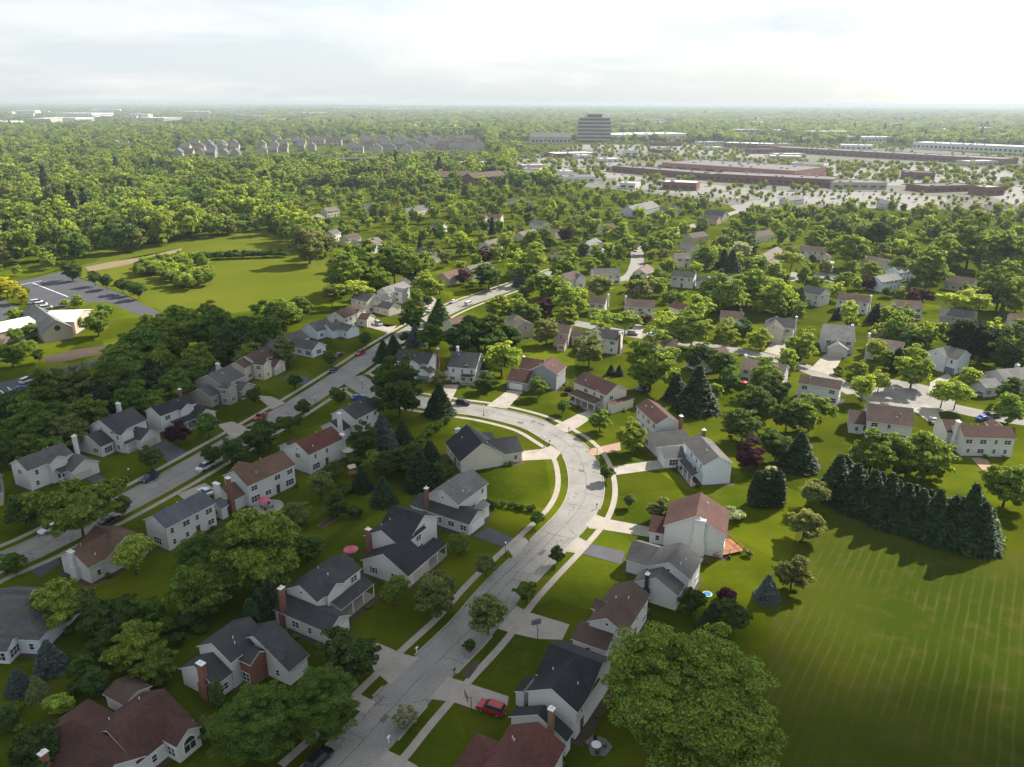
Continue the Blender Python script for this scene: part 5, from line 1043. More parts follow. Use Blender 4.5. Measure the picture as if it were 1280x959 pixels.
cblock((62, 389), (104, 388), 20, 7.5, M['w_tan'], M['f_rwhite'], pitch=.22)
mid, u, v, L = cblock((44, 382), (70, 401), 11, 8.2, M['w_tan'], M['r_light'], pitch=.7)
cblock((38, 381), (58, 389), 8, 7.2, M['w_tan'], M['r_light'], pitch=.7)
e_ = mid + u * (L / 2 - .25) * (1 if (u[1] < 0) else -1) - co; n_ = u if u[1] < 0 else -u
b_ = MB(); b_.tube((e_[0], e_[1], 5.2), (e_[0] + n_[0] * .2, e_[1] + n_[1] * .2, 5.2), 1.1, 1.1, 16); b_.build('round_window', M['pane'], cr)

# ------------------------------------------------------------------ vehicles
def car_meshes(kind):
    """side profile swept across the width with tumblehome; glass house, wheels and lights as parts"""
    Ln, Wd, Ht, prof, glass = {
     'sedan': (4.7, 1.82, 1.45, [(-2.3, .35), (-2.35, .75), (-2.2, .95), (-1.5, 1.0), (1.0, .98), (2.15, .82), (2.33, .6), (2.3, .3)], [(-1.75, .98), (-1.05, 1.42), (.25, 1.44), (1.15, .97)]),
     'suv': (4.7, 1.9, 1.75, [(-2.3, .42), (-2.36, .8), (-2.3, 1.08), (-1.5, 1.1), (1.0, 1.08), (2.15, .98), (2.33, .7), (2.3, .36)], [(-2.22, 1.07), (-1.95, 1.70), (.3, 1.74), (1.15, 1.07)]),
     'van': (5.1, 1.98, 1.85, [(-2.5, .4), (-2.55, .8), (-2.5, 1.1), (-1.5, 1.12), (1.3, 1.1), (2.3, .95), (2.52, .65), (2.5, .34)], [(-2.46, 1.09), (-2.25, 1.80), (.6, 1.84), (1.7, 1.07)]),
     'truck': (5.6, 2.0, 1.85, [(-2.75, .5), (-2.8, .9), (-2.75, 1.12), (-1.5, 1.12), (1.2, 1.1), (2.5, 1.05), (2.76, .8), (2.7, .42)], [(-.75, 1.1), (-.55, 1.80), (.75, 1.84), (1.45, 1.09)])}[kind]
    def sweep(pr, hw0, hw1, z0, z1):
        b = MB(); V = []
        for s in (-1, 1):
            for x, z in pr: V.append((x, s * (hw0 + (hw1 - hw0) * min(1, max(0, (z - z0) / (z1 - z0)))), z))
        n = len(pr); F = [tuple(range(n)), tuple(range(2 * n - 1, n - 1, -1))] + [(i, n + i, n + (i + 1) % n, (i + 1) % n) for i in range(n)]
        b.add(V, F); return b
    gx0, gx1 = glass[1][0], glass[2][0]; b = sweep(prof, Wd / 2 * .97, Wd / 2, .3, .7)
    roof = MB(); zt = glass[1][1]
    roof.add([(gx0 - .05, -Wd * .37, zt), (gx1 + .08, -Wd * .37, zt + .02), (gx1 + .08, Wd * .37, zt + .02), (gx0 - .05, Wd * .37, zt), (gx0, -Wd * .34, zt + .06), (gx1, -Wd * .34, zt + .07), (gx1, Wd * .34, zt + .07), (gx0, Wd * .34, zt + .06)],
             [(4, 5, 6, 7), (0, 1, 5, 4), (1, 2, 6, 5), (2, 3, 7, 6), (3, 0, 4, 7)])
    for x in (glass[0][0] * .5 + glass[1][0] * .5, (gx0 + gx1) / 2): pass
    g = sweep(glass, Wd / 2 * .95, Wd / 2 * .78, 1.0, zt)
    w_ = MB(); w_.tube((0, -.11, 0), (0, .11, 0), .34, .34, 14); hb = MB(); hb.tube((0, -.125, 0), (0, .125, 0), .2, .2, 10)
    hl_ = MB(); hl_.box((0, 0, 0), (.10, .38, .16))
    return b, roof, g, w_, hb, hl_, Ln, Wd
PAINT = {}
def paint(n, c):
    if n not in PAINT: PAINT[n] = mat(n + '_car_paint', c, .25, .04, 2, .6)
    return PAINT[n]
CARC = dict(red=(.32, .015, .02), black=(.012, .012, .014), navy=(.02, .03, .07), white=(.72, .72, .72), silver=(.38, .39, .40), grey=(.10, .105, .11), blue=(.02, .10, .40), maroon=(.16, .02, .03))
LAMP_M = mat('headlight', (.75, .75, .72), .2, .03, 3, .6); TAIL_M = mat('taillight', (.30, .01, .01), .3, .03, 3, .6)
CM = {}
def car(x, y, to, kind, colour, label, group=None):
    """pixel on the ground under the middle; 'to' is a pixel its nose points at"""
    if (kind, colour) not in CM:
        b, rf, g, w_, hb, hl_, Ln, Wd = car_meshes(kind); pm = paint(colour, CARC[colour])
        CM[kind, colour] = (b.mesh('body', pm), rf.mesh('roof_panel', pm), g.mesh('glasshouse', M['pane']), w_.mesh('wheel', M['black']), hb.mesh('rim', M['metal']), hl_.mesh('headlight', LAMP_M), hl_.mesh('taillight', TAIL_M), Ln, Wd)
    bm_, rm, gm, wm, hm, lm, tm, Ln, Wd = CM[kind, colour]; p = G(x, y, .5); q = G(*to, .5); r = empty('car', (p[0], p[1], .07), math.atan2(q[1] - p[1], q[0] - p[0]))
    tag(r, label, 'car' if kind != 'truck' else 'pickup', group); inst('body', bm_, r); inst('roof_panel', rm, r); inst('glasshouse', gm, r)
    for sx in (-1, 1):
        for sy in (-1, 1):
            wl = inst('wheel', wm, r, (sx * Ln * .29, sy * Wd * .44, .34)); inst('rim', hm, wl)
        inst('headlight', lm, r, (Ln / 2 - .08, sx * Wd * .34, .72)); inst('taillight', tm, r, (-Ln / 2 + .02, sx * Wd * .36, .85))
    return r
car(614, 886, (590, 878), 'suv', 'red', 'red sport utility car parked on the concrete drive by the hoop')
car(399, 950, (430, 918), 'suv', 'black', 'black car at the kerb half hidden by a leafy tree')
car(187, 598, (176, 604), 'suv', 'navy', 'dark navy car parked at the kerb by a lamp post')
car(257, 584, (249, 588), 'van', 'white', 'white minivan at the kerb beside a clump of dark trees')
car(62, 661, (50, 667), 'sedan', 'white', 'white sedan parked beside the wide spreading tree')
car(136, 650, (146, 645), 'sedan', 'black', 'black sedan parked under the wide spreading tree')
car(257, 615, (250, 612), 'sedan', 'white', 'white sedan on the drive by the fat white chimney')
car(325, 522, (332, 517), 'truck', 'red', 'red pickup parked at the kerb beyond the dark trees')
car(417, 463, (410, 468), 'sedan', 'navy', 'navy sedan parked at the kerb by an oval street tree')
car(450, 442, (444, 445), 'suv', 'red', 'red car parked at the kerb across from the spruces')
car(424, 444, (430, 441), 'sedan', 'maroon', 'maroon sedan on a drive below the pale blue house')
car(399, 441, (410, 438), 'sedan', 'black', 'black sedan tucked on a drive by the low blue house')
car(447, 497, (455, 495), 'sedan', 'blue', 'blue sedan at the street corner behind the white house')
car(579, 504, (590, 505), 'suv', 'black', 'black car parked at the kerb on the bend')
car(473, 405, (480, 409), 'van', 'silver', 'silver van parked on the tan house drive')
car(500, 388, (506, 391), 'sedan', 'grey', 'grey sedan on a drive by the hedge tree')
car(537, 388, (545, 384), 'sedan', 'white', 'white sedan in the shade of a dark tree by the street')
car(567, 377, (575, 374), 'sedan', 'white', 'white sedan parked along the upper street')
car(586, 380, (594, 377), 'van', 'white', 'white van parked across from the white sedan')
car(791, 417, (800, 418), 'suv', 'silver', 'silver car on the back street near the tall brick chimney')
car(815, 419, (824, 420), 'sedan', 'white', 'white sedan on the back street before the long brown roof')
car(1167, 526, (1164, 520), 'sedan', 'silver', 'silver sedan on the drive of the brick-red roofed house')
car(1229, 523, (1240, 521), 'sedan', 'blue', 'blue sedan parked on the grass verge by the lane')
car(1242, 520, (1252, 519), 'suv', 'black', 'black car parked behind the blue sedan')
car(1227, 493, (1238, 491), 'sedan', 'silver', 'silver sedan by the grey house at the bend')
car(1219, 484, (1230, 482), 'van', 'white', 'white van by the grey house at the bend')
car(1037, 333, (1038, 327), 'suv', 'black', 'black car on the drive at the far turning circle')
car(990, 348, (998, 347), 'sedan', 'silver', 'silver sedan at the edge of the far turning circle')
car(856, 287, (864, 284), 'suv', 'grey', 'grey car on the far winding street')
car(767, 318, (776, 317), 'van', 'white', 'white van beside a far white house')
for i, (x, y) in enumerate(((46, 378), (52, 381), (58, 385))): car(x, y, (x + 10, y - 1), 'van', 'white', 'white van in the row of three beside the church', 'white vans beside the church')
car(22, 487, (12, 490), 'sedan', 'blue', 'bright blue car on the lane below the church')
car(34, 476, (44, 472), 'van', 'white', 'white box van on the lane below the church')
CARFAR = {}
for i in range(150):
    q = random.Random(i); x, y = [(q.uniform(650, 790), q.choice((206, 210, 214, 219)) + q.uniform(-.3, .3)), (q.uniform(990, 1250), q.choice((212, 216, 221, 227)) + q.uniform(-.3, .3)), (q.uniform(800, 1160), q.choice((240, 244, 249, 254)) + q.uniform(-.3, .3))][i % 3]
    if in_rect(G(x, y), 3): continue
    kd, cl = q.choice(('sedan', 'suv')), q.choice(('white', 'silver', 'grey', 'black', 'red', 'white'))
    if (kd, cl) not in CM: car(x, y, (x + 9, y), kd, cl, 'small parked car in the retail car park', 'cars in the retail car parks'); continue
    p = G(x, y); r = empty('car', (p[0], p[1], .03), q.choice((1.2, 4.34, 1.2))); tag(r, 'small parked car in the retail car park', 'car', 'cars in the retail car parks'); inst('body', CM[kd, cl][0], r, (0, 0, .04)); inst('glasshouse', CM[kd, cl][2], r, (0, 0, .04))

# ------------------------------------------------------------------ street furniture and yard things
def lamp(x, y, near):
    p = G(x, y); r = empty('street_lamp', (p[0], p[1], 0)); tag(r, f'black post lamp with white globe {near}', 'lamp', 'post lamps along the streets')
    b = MB(); b.lathe((0, 0, 0), [(.16, 0), (.12, .4), (.055, .6), (.045, 2.9), (.09, 3.0)], 8); b.build('post', M['black'], r)
    b = MB(); b.lathe((0, 0, 3.0), [(.08, 0), (.21, .14), (.24, .30), (.16, .44), (.04, .5)], 10); b.build('globe', M['white'], r)
for x, y, t in ((163, 601, 'beside the navy car'), (395, 508, 'across from the tan house'), (453, 486, 'at the street junction'), (604.5, 520, 'on the verge behind the cream ranch house'), (746, 573, 'by the brick-paved drive'), (632, 695, 'at the asphalt drive of the inner bend'), (680, 560, 'at the mouth of the ranch house drive')): lamp(x, y, t)
def mailbox(x, y, near, col='black'):
    p = G(x, y); r = empty('mailbox', (p[0], p[1], 0), 1.0); tag(r, f'{col} kerbside mailbox on a post {near}', 'mailbox', 'kerbside mailboxes')
    b = MB(); b.box((0, 0, .55), (.12, .12, 1.1)); b.build('post', M['white' if col == 'white' else 'wood'], r)
    b = MB(); b.add([(x_, y_, z_) for x_ in (-.28, .28) for y_, z_ in ((-.12, 1.1), (.12, 1.1), (.12, 1.28), (.06, 1.36), (-.06, 1.36), (-.12, 1.28))], [(5, 4, 3, 2, 1, 0), (6, 7, 8, 9, 10, 11)] + [(i, (i + 1) % 6, 6 + (i + 1) % 6, 6 + i) for i in range(6)]); b.build('box', M['white' if col == 'white' else 'black'], r)
for x, y, t, c in ((521, 817, 'below the white house with the post porch', 'white'), (486, 929, 'across from the leafy corner tree', 'white'), (660, 672, 'by the hedge below the lawn', 'black'), (746, 636, 'at the drive of the house with the deck', 'black'), (687, 556, 'at the ranch house drive', 'black'), (711, 540, 'at the bright white drive', 'black'), (568, 844, 'beside the small planted bed', 'black'), (738, 563, 'at the brick-paved drive', 'black'), (249, 592, 'behind the white minivan', 'white')): mailbox(x, y, t, c)
def hoop(x, y, rz, near):
    p = G(x, y); r = empty('basketball_hoop', (p[0], p[1], 0), rz); tag(r, f'basketball hoop on a dark pole {near}', 'basketball hoop')
    b = MB(); b.tube((0, 0, 0), (0, 0, 2.7), .07, .06, 8); b.tube((0, 0, 2.6), (.7, 0, 3.1), .05, .05, 6); b.build('pole', M['black'], r)
    b = MB(); b.box((.75, 0, 3.3), (.05, 1.8, 1.1)); bd = b.build('backboard', M['metal'], r)
    b = MB()
    for s in (-1, 1): b.box((.78, s * .86, 3.3), (.04, .08, 1.1)); b.box((.78, 0, 3.3 + s * .52), (.04, 1.64, .06))
    b.build('frame', M['black'], bd)
    b = MB(); n = 12
    for k in range(n):
        a0, a1 = 6.283 * k / n, 6.283 * (k + 1) / n; b.tube((1.03 + .23 * math.cos(a0), .23 * math.sin(a0), 3.05), (1.03 + .23 * math.cos(a1), .23 * math.sin(a1), 3.05), .02, .02, 5)
    b.build('rim', paint('orange', (.6, .12, .02)), r)
hoop(589, 889, R(200), 'beside the red car'); hoop(672, 800, R(110), 'on the drive of the brown-roofed house')
def parasol(x, y, z, rad, colour, label):
    p = G(x, y, z); r = empty('parasol', (p[0], p[1], 0)); tag(r, label, 'parasol')
    b = MB(); b.tube((0, 0, 0), (0, 0, z + .2), .03, .03, 6); b.lathe((0, 0, 0), [(.28, 0), (.26, .08), (.05, .12)], 10); b.build('pole', M['metal'], r)
    b = MB(); n = 8; V = [(0, 0, z + .35)] + [(rad * math.cos(6.283 * k / n), rad * math.sin(6.283 * k / n), z - .1) for k in range(n)] + [(0, 0, z + .31)] + [(rad * math.cos(6.283 * k / n), rad * math.sin(6.283 * k / n), z - .14) for k in range(n)]
    b.add(V, [(0, 1 + k, 1 + (k + 1) % n) for k in range(n)] + [(n + 1, n + 2 + (k + 1) % n, n + 2 + k) for k in range(n)] + [(1 + k, n + 2 + k, n + 2 + (k + 1) % n, 1 + (k + 1) % n) for k in range(n)]); b.build('canopy', paint(*colour), r)
parasol(438.5, 686, 2.5, 1.6, ('pink_red', (.55, .06, .12)), 'rose-red patio parasol behind the house with the post porch')
parasol(330, 624, 2.4, 1.5, ('pink_red', (.55, .06, .12)), 'rose-red parasol over the table on the round patio')
parasol(435, 562, 2.5, 1.8, ('cream_cloth', (.62, .58, .48)), 'cream patio parasol behind the brick-red roofed house')
parasol(930, 477, 2.4, 1.3, ('red_cloth', (.45, .03, .03)), 'small red parasol in a sunlit back yard')
parasol(1128, 358, 2.5, 1.6, ('cream_cloth', (.62, .58, .48)), 'cream parasol in a far back yard by the purple tree')
M['patio_stone'] = mat('patio_stone', (.17, .16, .15), .9, .25, .8, .2)
p = G(335, 634); disc('patio', p, 3.6, .10, M['concrete']); poly('patio', [(731, 928), (741, 919), (757, 924), (766, 934), (757, 946), (739, 945)], M['patio_stone'], .10); poly('patio', [(1214, 573), (1232, 572), (1243, 588), (1228, 588)], M['brick_tan'], .10)
def chair_set(px, py, label, hue):
    p = G(px, py); r = empty('patio_table', (p[0], p[1], .1), .4); tag(r, f'patio table {label}', 'table')
    b = MB(); b.lathe((0, 0, .70), [(.75, 0), (.75, .04)], 16); b.build('table_top', M[hue], r)
    for k in range(4):
        a = .8 + k * math.pi / 2; b = MB(); b.tube((.5 * math.cos(a), .5 * math.sin(a), 0), (.45 * math.cos(a), .45 * math.sin(a), .7), .03, .03, 6); b.build('leg', M['black'], r)
    for k in range(4):
        a = k * math.pi / 2; c = empty('patio_chair', (p[0] + 1.25 * math.cos(a), p[1] + 1.25 * math.sin(a), .1), a); tag(c, f'patio chair at the table {label}', 'chair', f'chairs at the table {label}')
        b = MB(); b.box((0, 0, .43), (.5, .5, .05)); b.build('seat', M['black'], c); b = MB(); b.box((.25, 0, .72), (.05, .5, .5)); b.build('backrest', M['black'], c)
        for sx in (-1, 1):
            for sy in (-1, 1): b = MB(); b.tube((sx * .22, sy * .22, 0), (sx * .22, sy * .22, .42), .02, .02, 5); b.build('leg', M['metal'], c)
chair_set(334, 636, 'on the round pale patio', 'metal'); chair_set(745, 936, 'on the patio of the blue-black roofed house', 'white')
# wooden deck
p = G(903, 687); r = empty('wooden_deck', (p[0], p[1], 0), .35); tag(r, 'raised redwood deck with railings behind the maroon-roofed house', 'deck')
M['deck'] = mat('stained_deck', (.30, .13, .07), .8, .15, 1, .2)
for k in range(24):
    b = MB(); b.box((-3.45 + k * .3, 0, .55), (.28, 5.2, .06)); b.build('plank', M['deck'], r)
for x_, y_ in ((-3.5, -2.5), (0, -2.5), (3.5, -2.5), (3.5, 2.5), (3.5, 0), (-3.5, 2.5)):
    b = MB(); b.box((x_, y_, .75), (.12, .12, 1.5)); b.build('post', M['deck'], r)
b = MB(); b.box((0, -2.5, 1.45), (7.1, .1, .08)); b.build('railing', M['deck'], r); b = MB(); b.box((3.5, 0, 1.45), (.1, 4.85, .08)); b.build('railing', M['deck'], r)
# playset, trampoline, pool, garden bed
p = G(440, 597); r = empty('playset', (p[0], p[1], 0), .6); tag(r, 'wooden play tower with tan canopy in a shaded back yard', 'playset')
for sx in (-1, 1):
    for sy in (-1, 1): b = MB(); b.box((sx * .8, sy * .8, 1.5), (.14, .14, 3.0)); b.build('post', M['wood'], r)
b = MB(); b.box((0, 0, 1.4), (1.9, 1.9, .1)); b.build('platform', M['wood'], r)
b = MB(); b.add([(-1, -1, 3), (1, -1, 3), (1, 1, 3), (-1, 1, 3), (-1, 0, 3.7), (1, 0, 3.7)], [(0, 1, 5, 4), (2, 3, 4, 5), (1, 2, 5), (3, 0, 4)]); b.build('canopy', paint('canvas', (.5, .42, .3)), r)
b = MB(); b.add([(1, -.4, 1.4), (1, .4, 1.4), (3.2, .4, .1), (3.2, -.4, .1), (1, -.4, 1.5), (1, .4, 1.5), (3.2, .4, .2), (3.2, -.4, .2)], [(3, 2, 1, 0), (4, 5, 6, 7), (0, 1, 5, 4), (2, 3, 7, 6), (1, 2, 6, 5), (3, 0, 4, 7)]); b.build('slide', paint('yellow', (.6, .42, .05)), r)
p = G(802, 488); r = empty('trampoline', (p[0], p[1], 0)); tag(r, 'round trampoline with blue pad under back yard spruces', 'trampoline')
b = MB(); b.lathe((0, 0, .75), [(1.9, 0), (1.9, .05)], 20); b.build('mat', M['black'], r); b = MB(); b.lathe((0, 0, .63), [(1.92, 0), (2.2, .02), (2.2, .1), (1.92, .12)], 20); b.build('pad', paint('pad_blue', (.05, .15, .4)), r)
for k in range(6): a = k * 1.047; b = MB(); b.tube((2 * math.cos(a), 2 * math.sin(a), 0), (2 * math.cos(a), 2 * math.sin(a), .72), .04, .04, 6); b.build('leg', M['metal'], r)
p = G(884, 744); r = empty('paddling_pool', (p[0], p[1], 0)); tag(r, 'small round blue paddling pool behind the rambling house', 'pool')
b = MB(); b.lathe((0, 0, 0), [(.85, 0), (.95, .3), (.82, .33), (.78, .26)], 18); b.build('rim', M['white'], r); b = MB(); b.lathe((0, 0, .25), [(.77, 0), (.77, .03)], 18); b.build('water', paint('pool_blue', (.05, .25, .45)), r)
p = G(412, 652); r = empty('garden_bed', (p[0], p[1], 0), R(62)); tag(r, 'long timber-edged vegetable bed on a shaded back lawn', 'garden bed')
for s in (-1, 1): b = MB(); b.box((0, s * .9, .15), (6.2, .14, .3)); b.build('board', M['wood'], r); b = MB(); b.box((s * 3.03, 0, .15), (.14, 1.66, .3)); b.build('board', M['wood'], r)
b = MB(); b.box((0, 0, .1), (5.9, 1.6, .2)); b.build('soil', M['mulch'], r)
q = random.Random(77)
for i, (c, u, hl, hw, zr) in enumerate(RECTS):
    if c[1] > 340 or c[1] < 60 or hl < 3 or zr > 12: continue
    v = np.array([-u[1], u[0]]); e = [q.uniform(.2, 1.7) for _ in range(8)]; pts = []
    for sx, sy, k in ((-1, -1, 0), (1, -1, 2), (1, 1, 4), (-1, 1, 6)): pts.append(c + u * sx * (hl - .3 + e[k]) + v * sy * (hw - .3 + e[k + 1]))
    poly('planting_bed', pts, M['mulch'], .008 + .0001 * (i % 300), world=True)
def fence(a, b, label):
    A, Bq = G(*a), G(*b); d = Bq - A; L = np.linalg.norm(d); n = max(2, int(L / 2.4)); an = math.atan2(d[1], d[0]); r = empty('rail_fence', (A[0], A[1], 0), an); tag(r, label, 'fence')
    for k in range(n + 1): b_ = MB(); b_.box((L * k / n, 0, .6), (.12, .12, 1.2)); b_.build('post', M['wood'], r)
    for k in range(n):
        for z in (.4, .75, 1.1): b_ = MB(); b_.box((L * (k + .5) / n, 0, z), (L / n - .12, .05, .1)); b_.build('rail', M['wood'], r)
fence((392, 652), (430, 624), 'split rail fence between back yards near the vegetable bed'); fence((100, 742), (150, 728), 'split rail fence behind the rusty brown cross-roofed house'); fence((360, 800), (338, 788), 'short rail fence beside the house with the brick dormer')
# planted oval bed edged with pale stone by the kerb
poly('planted_bed', [(575, 846), (591, 827), (600, 826), (598, 833), (586, 849)], M['mulch'], .088)

# ------------------------------------------------------------------ woodland points
RP = np.array([r_[0] for r_ in RECTS]); RR = np.array([math.hypot(r_[2], r_[3]) for r_ in RECTS])
ring = [(150, 620, 11, 1.0), (620, 1400, 12, 1.0), (1400, 3000, 15, 1.05), (3000, 6500, 34, 1.9), (6500, 16000, 85, 3.2)]
PTS = []; half = math.radians(37)
for d0, d1, sp, scl in ring:
    n = int(half * (d1 ** 2 - d0 ** 2) / (sp * sp)); r_ = np.sqrt(rs.uniform(d0 ** 2, d1 ** 2, n)); th = rs.uniform(-half, half, n); P = np.stack([r_ * np.sin(th), r_ * np.cos(th)], 1)
    px, dz = pix_arr(P); x, y = px[:, 0], px[:, 1]; keep = rs.rand(n)
    dens = np.ones(n)
    hood = (y > 240) & (x > 372 + np.clip(y - 262, 0, 60) * .4) | (y > 330)
    dens[hood] = np.where(y[hood] < 345, .58, .0)
    dens[(y > 345) & (y < 440) & (x > 640)] = .42; dens[(y > 440) & (y < 500) & (x > 860)] = .45
    dens[inside(px, field)] = 0; dens[inside(px, oldf)] = 0
    sh_ = inside(px, shop); dens[sh_] = np.where(y[sh_] > 238, .62, .42); dens[inside(px, apts)] = .08; dens[inside(px, green)] = .03
    farl = (y < 158) & (x < 330); dens[farl] *= .42; dens[(y < 150) & ~farl] *= .8
    ok = keep < dens
    if d0 < 7000:
        for c, rad in zip(RP, RR):
            m_ = ok & (np.abs(P[:, 0] - c[0]) < rad + 5) & (np.abs(P[:, 1] - c[1]) < rad + 5)
            if m_.any(): ok[m_] &= np.linalg.norm(P[m_] - c, axis=1) > rad * .85 + 4.5
    # clear ground in front of far buildings, as wide as their forecourts
    for c, rad in FARB:
        cd = np.linalg.norm(c); u_ = c / cd; al = P @ u_; la = np.abs(P @ np.array([-u_[1], u_[0]])); gap = (16 + cd * .02) if c[0] > 0 and cd < 1500 else 26 + cd * .036
        ok &= ~((al < cd) & (al > cd - rad * .4 - gap) & (la < rad * .92))
    for c, _s in HOUSES:
        cd = np.linalg.norm(c)
        if cd < 800:
            u_ = c / cd; al = P @ u_; la = np.abs(P @ np.array([-u_[1], u_[0]])); ok &= ~((al < cd) & (al > cd - 21) & (la < 8))
    for L, wd in ROADS:
        m_ = ok & (y > 240)
        if m_.any(): ok[m_] &= near_line(P[m_], L) > wd / 2 + 4
    if d0 < 700:
        T = np.array(TREES); m_ = np.where(ok)[0]
        for i in m_:
            if np.any((T[:, 0] - P[i, 0]) ** 2 + (T[:, 1] - P[i, 1]) ** 2 < (T[:, 2] * .75 + 3) ** 2): ok[i] = False
    P, x, y, sh_ = P[ok], x[ok], y[ok], sh_[ok]; m_ = len(P)
    s = rs.uniform(11, 24, m_) * scl; s = np.where(sh_, rs.uniform(6.5, 10.5, m_), s); hs = s * rs.uniform(.85, 1.3, m_) / (scl ** .62)
    if d0 < 700: s = np.where(hood[ok], s * .48, s * .95); hs = np.where(hood[ok], hs * .58, hs)
    kind = rs.randint(0, 4, m_); kind = np.where((rs.rand(m_) < .012) & ~sh_, 4, kind); s = np.where(kind == 4, s * .9, s); hs = np.where(kind == 4, hs * 1.1, hs)
    hue = np.array([TINT[k] for k in ('M', 'M', 'L', 'D', 'V', 'G')])[rs.choice(6, m_, p=[.26, .10, .32, .10, .12, .10])]
    hue = np.where(sh_[:, None], np.array(TINT['L']) * .85, hue); hue = np.where((kind == 4)[:, None], np.array(TINT['S']) * 1.2, hue) * rs.uniform(.75, 1.25, (m_, 1))
    low = ((x > 200) & (x < 618) & (y > 188) & (y < 211)) | ((y < 160) & (x < 330)); s = np.where(low, s * .72, s); hs = np.where(low, hs * .5, hs)
    if d0 >= 3000: hs = hs * .75
    PTS.append((P, s, hs, kind, hue))
P = np.concatenate([q[0] for q in PTS]); s = np.concatenate([q[1] for q in PTS]); hs = np.concatenate([q[2] for q in PTS]); kind = np.concatenate([q[3] for q in PTS]); hue = np.concatenate([q[4] for q in PTS])
dist = np.linalg.norm(P, axis=1)
print('WOODLAND', len(P), 'TREES', len(TREES), 'by name', {})
# a handful of wood trees told apart in the photograph; their crowns are also the leaf masses of the woodland
src = []
def wood_tree(x, y, wd, form, idx, hue, label):
    p = G(x, y); r = plant(p, wd, form, hue, label, 'single trees standing out of the wood'); c = [q for q in r.children if q.name.startswith('crown')][0]; c.data = CROWN[form][idx][0]; src.append(c)
wood_tree(166, 243, 13, 'm', 0, 'Y', 'golden yellow tree standing out in the left wood')
wood_tree(215, 246, 15, 'm', 1, 'D', 'very dark round tree behind the golden yellow tree')
wood_tree(60, 262, 17, 'm', 2, 'V', 'dull olive tree in the left wood')
wood_tree(30, 288, 16, 'm', 3, 'L', 'bright yellow-green tree at the meadow end of the wood')
wood_tree(300, 262, 10, 's', 0, 'S', 'dark pointed conifer inside the left wood')
me = bpy.data.meshes.new('woodland'); me.vertices.add(len(P)); me.vertices.foreach_set('co', np.concatenate([P, np.full((len(P), 1), -.2)], 1).astype(np.float32).reshape(-1))
def attr(nm, ty, data, key):
    a = me.attributes.new(nm, ty, 'POINT'); a.data.foreach_set(key, np.asarray(data, np.float32 if key != 'value' or ty != 'INT' else np.int32).reshape(-1))
attr('tint', 'FLOAT_VECTOR', hue, 'vector'); attr('size', 'FLOAT_VECTOR', np.stack([s, s, hs], 1), 'vector'); attr('kind_index', 'INT', kind, 'value'); attr('turn', 'FLOAT', rs.uniform(0, 6.28, len(P)), 'value')
me.update(); wood = link(bpy.data.objects.new('woodland', me)); tag(wood, 'leafy woodland and tree belts reaching to the horizon', 'woodland', kind='stuff')
ng = bpy.data.node_groups.new('woodland_trees', 'GeometryNodeTree')
ng.interface.new_socket('Geometry', in_out='INPUT', socket_type='NodeSocketGeometry'); ng.interface.new_socket('Geometry', in_out='OUTPUT', socket_type='NodeSocketGeometry')
gi = ng.nodes.new('NodeGroupInput'); go = ng.nodes.new('NodeGroupOutput'); jn = ng.nodes.new('GeometryNodeJoinGeometry')
def named(nm, ty):
    n = ng.nodes.new('GeometryNodeInputNamedAttribute'); n.data_type = ty; n.inputs['Name'].default_value = nm; return n.outputs['Attribute']
sz, ki, tu = named('size', 'FLOAT_VECTOR'), named('kind_index', 'INT'), named('turn', 'FLOAT')
cx = ng.nodes.new('ShaderNodeCombineXYZ'); ng.links.new(tu, cx.inputs['Z'])
for k, c in enumerate(src):
    oi = ng.nodes.new('GeometryNodeObjectInfo'); oi.transform_space = 'ORIGINAL'; oi.inputs['Object'].default_value = c
    cp = ng.nodes.new('FunctionNodeCompare'); cp.data_type = 'INT'; cp.operation = 'EQUAL'; ng.links.new(ki, cp.inputs[2]); cp.inputs[3].default_value = k
    ip = ng.nodes.new('GeometryNodeInstanceOnPoints'); ng.links.new(gi.outputs[0], ip.inputs['Points']); ng.links.new(cp.outputs[0], ip.inputs['Selection'])
    ng.links.new(oi.outputs['Geometry'], ip.inputs['Instance']); ng.links.new(cx.outputs[0], ip.inputs['Rotation']); ng.links.new(sz, ip.inputs['Scale']); ng.links.new(ip.outputs[0], jn.inputs[0])
ng.links.new(jn.outputs[0], go.inputs[0]); wood.modifiers.new('trees', 'NODES').node_group = ng

# ------------------------------------------------------------------ the cloud whose shadow lies over the foreground
shade = [(-700, 470), (0, 462), (150, 440), (300, 428), (420, 404), (500, 412), (560, 450), (545, 500), (560, 545), (600, 600), (640, 655), (690, 690), (760, 716), (850, 742), (950, 790), (1100, 850), (1300, 870), (1600, 900), (1700, 1600), (640, 2600), (-700, 2200)]
SP = [G(*p) for p in shade if p[1] < 1200] + [np.array([180, -120.]), np.array([0, -160.]), np.array([-420, -120.])]
lo, hi = np.min(SP, 0), np.max(SP, 0); ZC = 620.0; rc = np.random.RandomState(8)
Q = rc.uniform(lo, hi, (2600, 2)); Q = Q[inside(Q, SP)]
edge = np.min([np.linalg.norm(Q - (np.array(SP[i]) + (np.array(SP[(i + 1) % len(SP)]) - np.array(SP[i])) * t), axis=1) for i in range(len(SP)) for t in np.linspace(0, 1, 24, endpoint=False)], axis=0)
bm = bmesh.new()
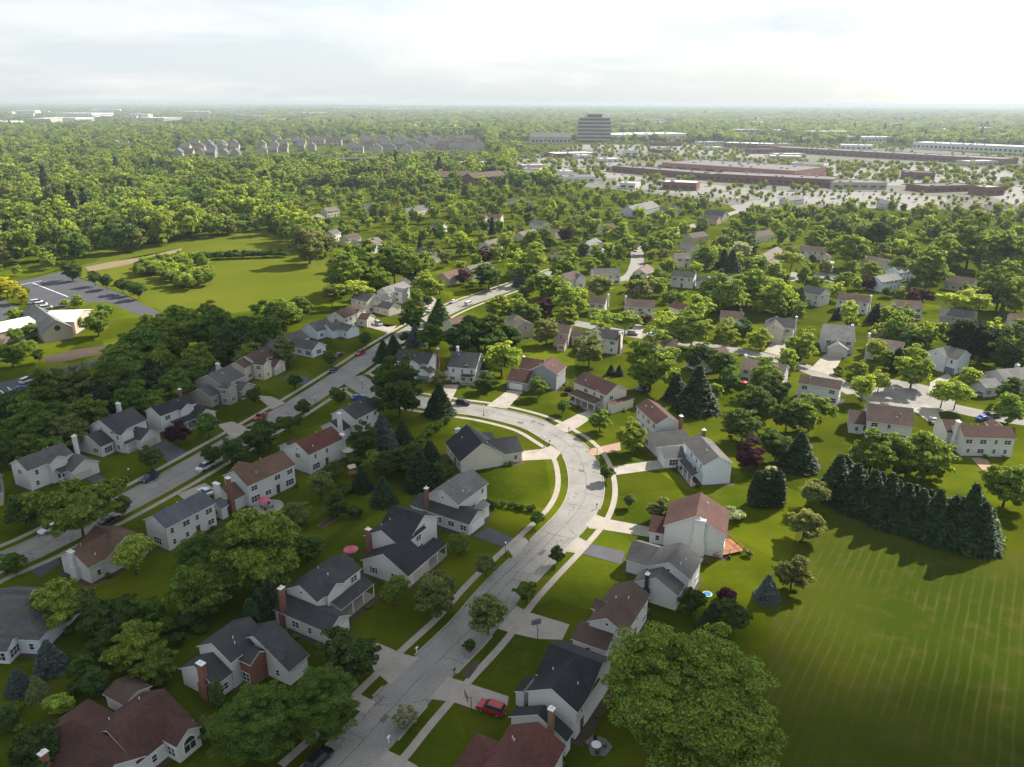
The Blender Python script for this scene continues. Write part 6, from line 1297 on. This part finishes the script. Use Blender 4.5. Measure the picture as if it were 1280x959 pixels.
for (qx, qy), e in zip(Q, edge):
    rad = min(26.0, 7 + e * .5) * rc.uniform(.7, 1.15)
    if e < 3: continue
    zc = ZC + rc.uniform(-8, 8) + min(e, 60) * .2; t = zc / SUN_DIR[2]; c = Vector((qx + SUN_DIR[0] * t, qy + SUN_DIR[1] * t, zc))
    bmesh.ops.create_icosphere(bm, subdivisions=1, radius=rad, matrix=Matrix.Translation(c) @ Matrix.Diagonal((1, 1, .6, 1)))
me = bpy.data.meshes.new('cloud'); bm.to_mesh(me); bm.free(); me.polygons.foreach_set('use_smooth', [True] * len(me.polygons))
cm = bpy.data.materials.new('cloud_vapour'); cm.use_nodes = True; t = cm.node_tree; b_ = t.nodes['Principled BSDF']; t.nodes.remove(b_)
df = N(t, 'ShaderNodeBsdfTranslucent'); df.inputs['Color'].default_value = (.92, .92, .93, 1); tr = N(t, 'ShaderNodeBsdfTransparent'); mxs = N(t, 'ShaderNodeMixShader'); mxs.inputs[0].default_value = .30
t.links.new(tr.outputs[0], mxs.inputs[1]); t.links.new(df.outputs[0], mxs.inputs[2]); t.links.new(mxs.outputs[0], t.nodes['Material Output'].inputs['Surface'])
me.materials.append(cm); tag(link(bpy.data.objects.new('cloud', me)), 'broad broken cloud drifting high over the near houses', 'cloud', kind='stuff')

# ------------------------------------------------------------------ haze: the air itself
hz = MB(); hz.box((0, 0, 46.2), (2 * S + 2000, 2 * S + 2000, 94.4)); hm = bpy.data.materials.new('hazy_air'); hm.use_nodes = True; t = hm.node_tree; t.nodes.remove(t.nodes['Principled BSDF'])
pv = N(t, 'ShaderNodeVolumePrincipled'); pv.inputs['Color'].default_value = (.56, .63, .70, 1); pv.inputs['Density'].default_value = 1.15e-4; pv.inputs['Anisotropy'].default_value = .1
t.links.new(pv.outputs[0], t.nodes['Material Output'].inputs['Volume'])
tag(hz.build('haze', hm), 'thin bright haze over the whole place', 'haze', kind='stuff')
print('THINGS', len([o for o in COL.objects if o.parent is None]), 'OBJECTS', len(COL.objects), 'TREES', len([o for o in COL.objects if o.get('category') == 'tree']), 'SHRUBS', len([o for o in COL.objects if o.get('category') == 'shrub']))
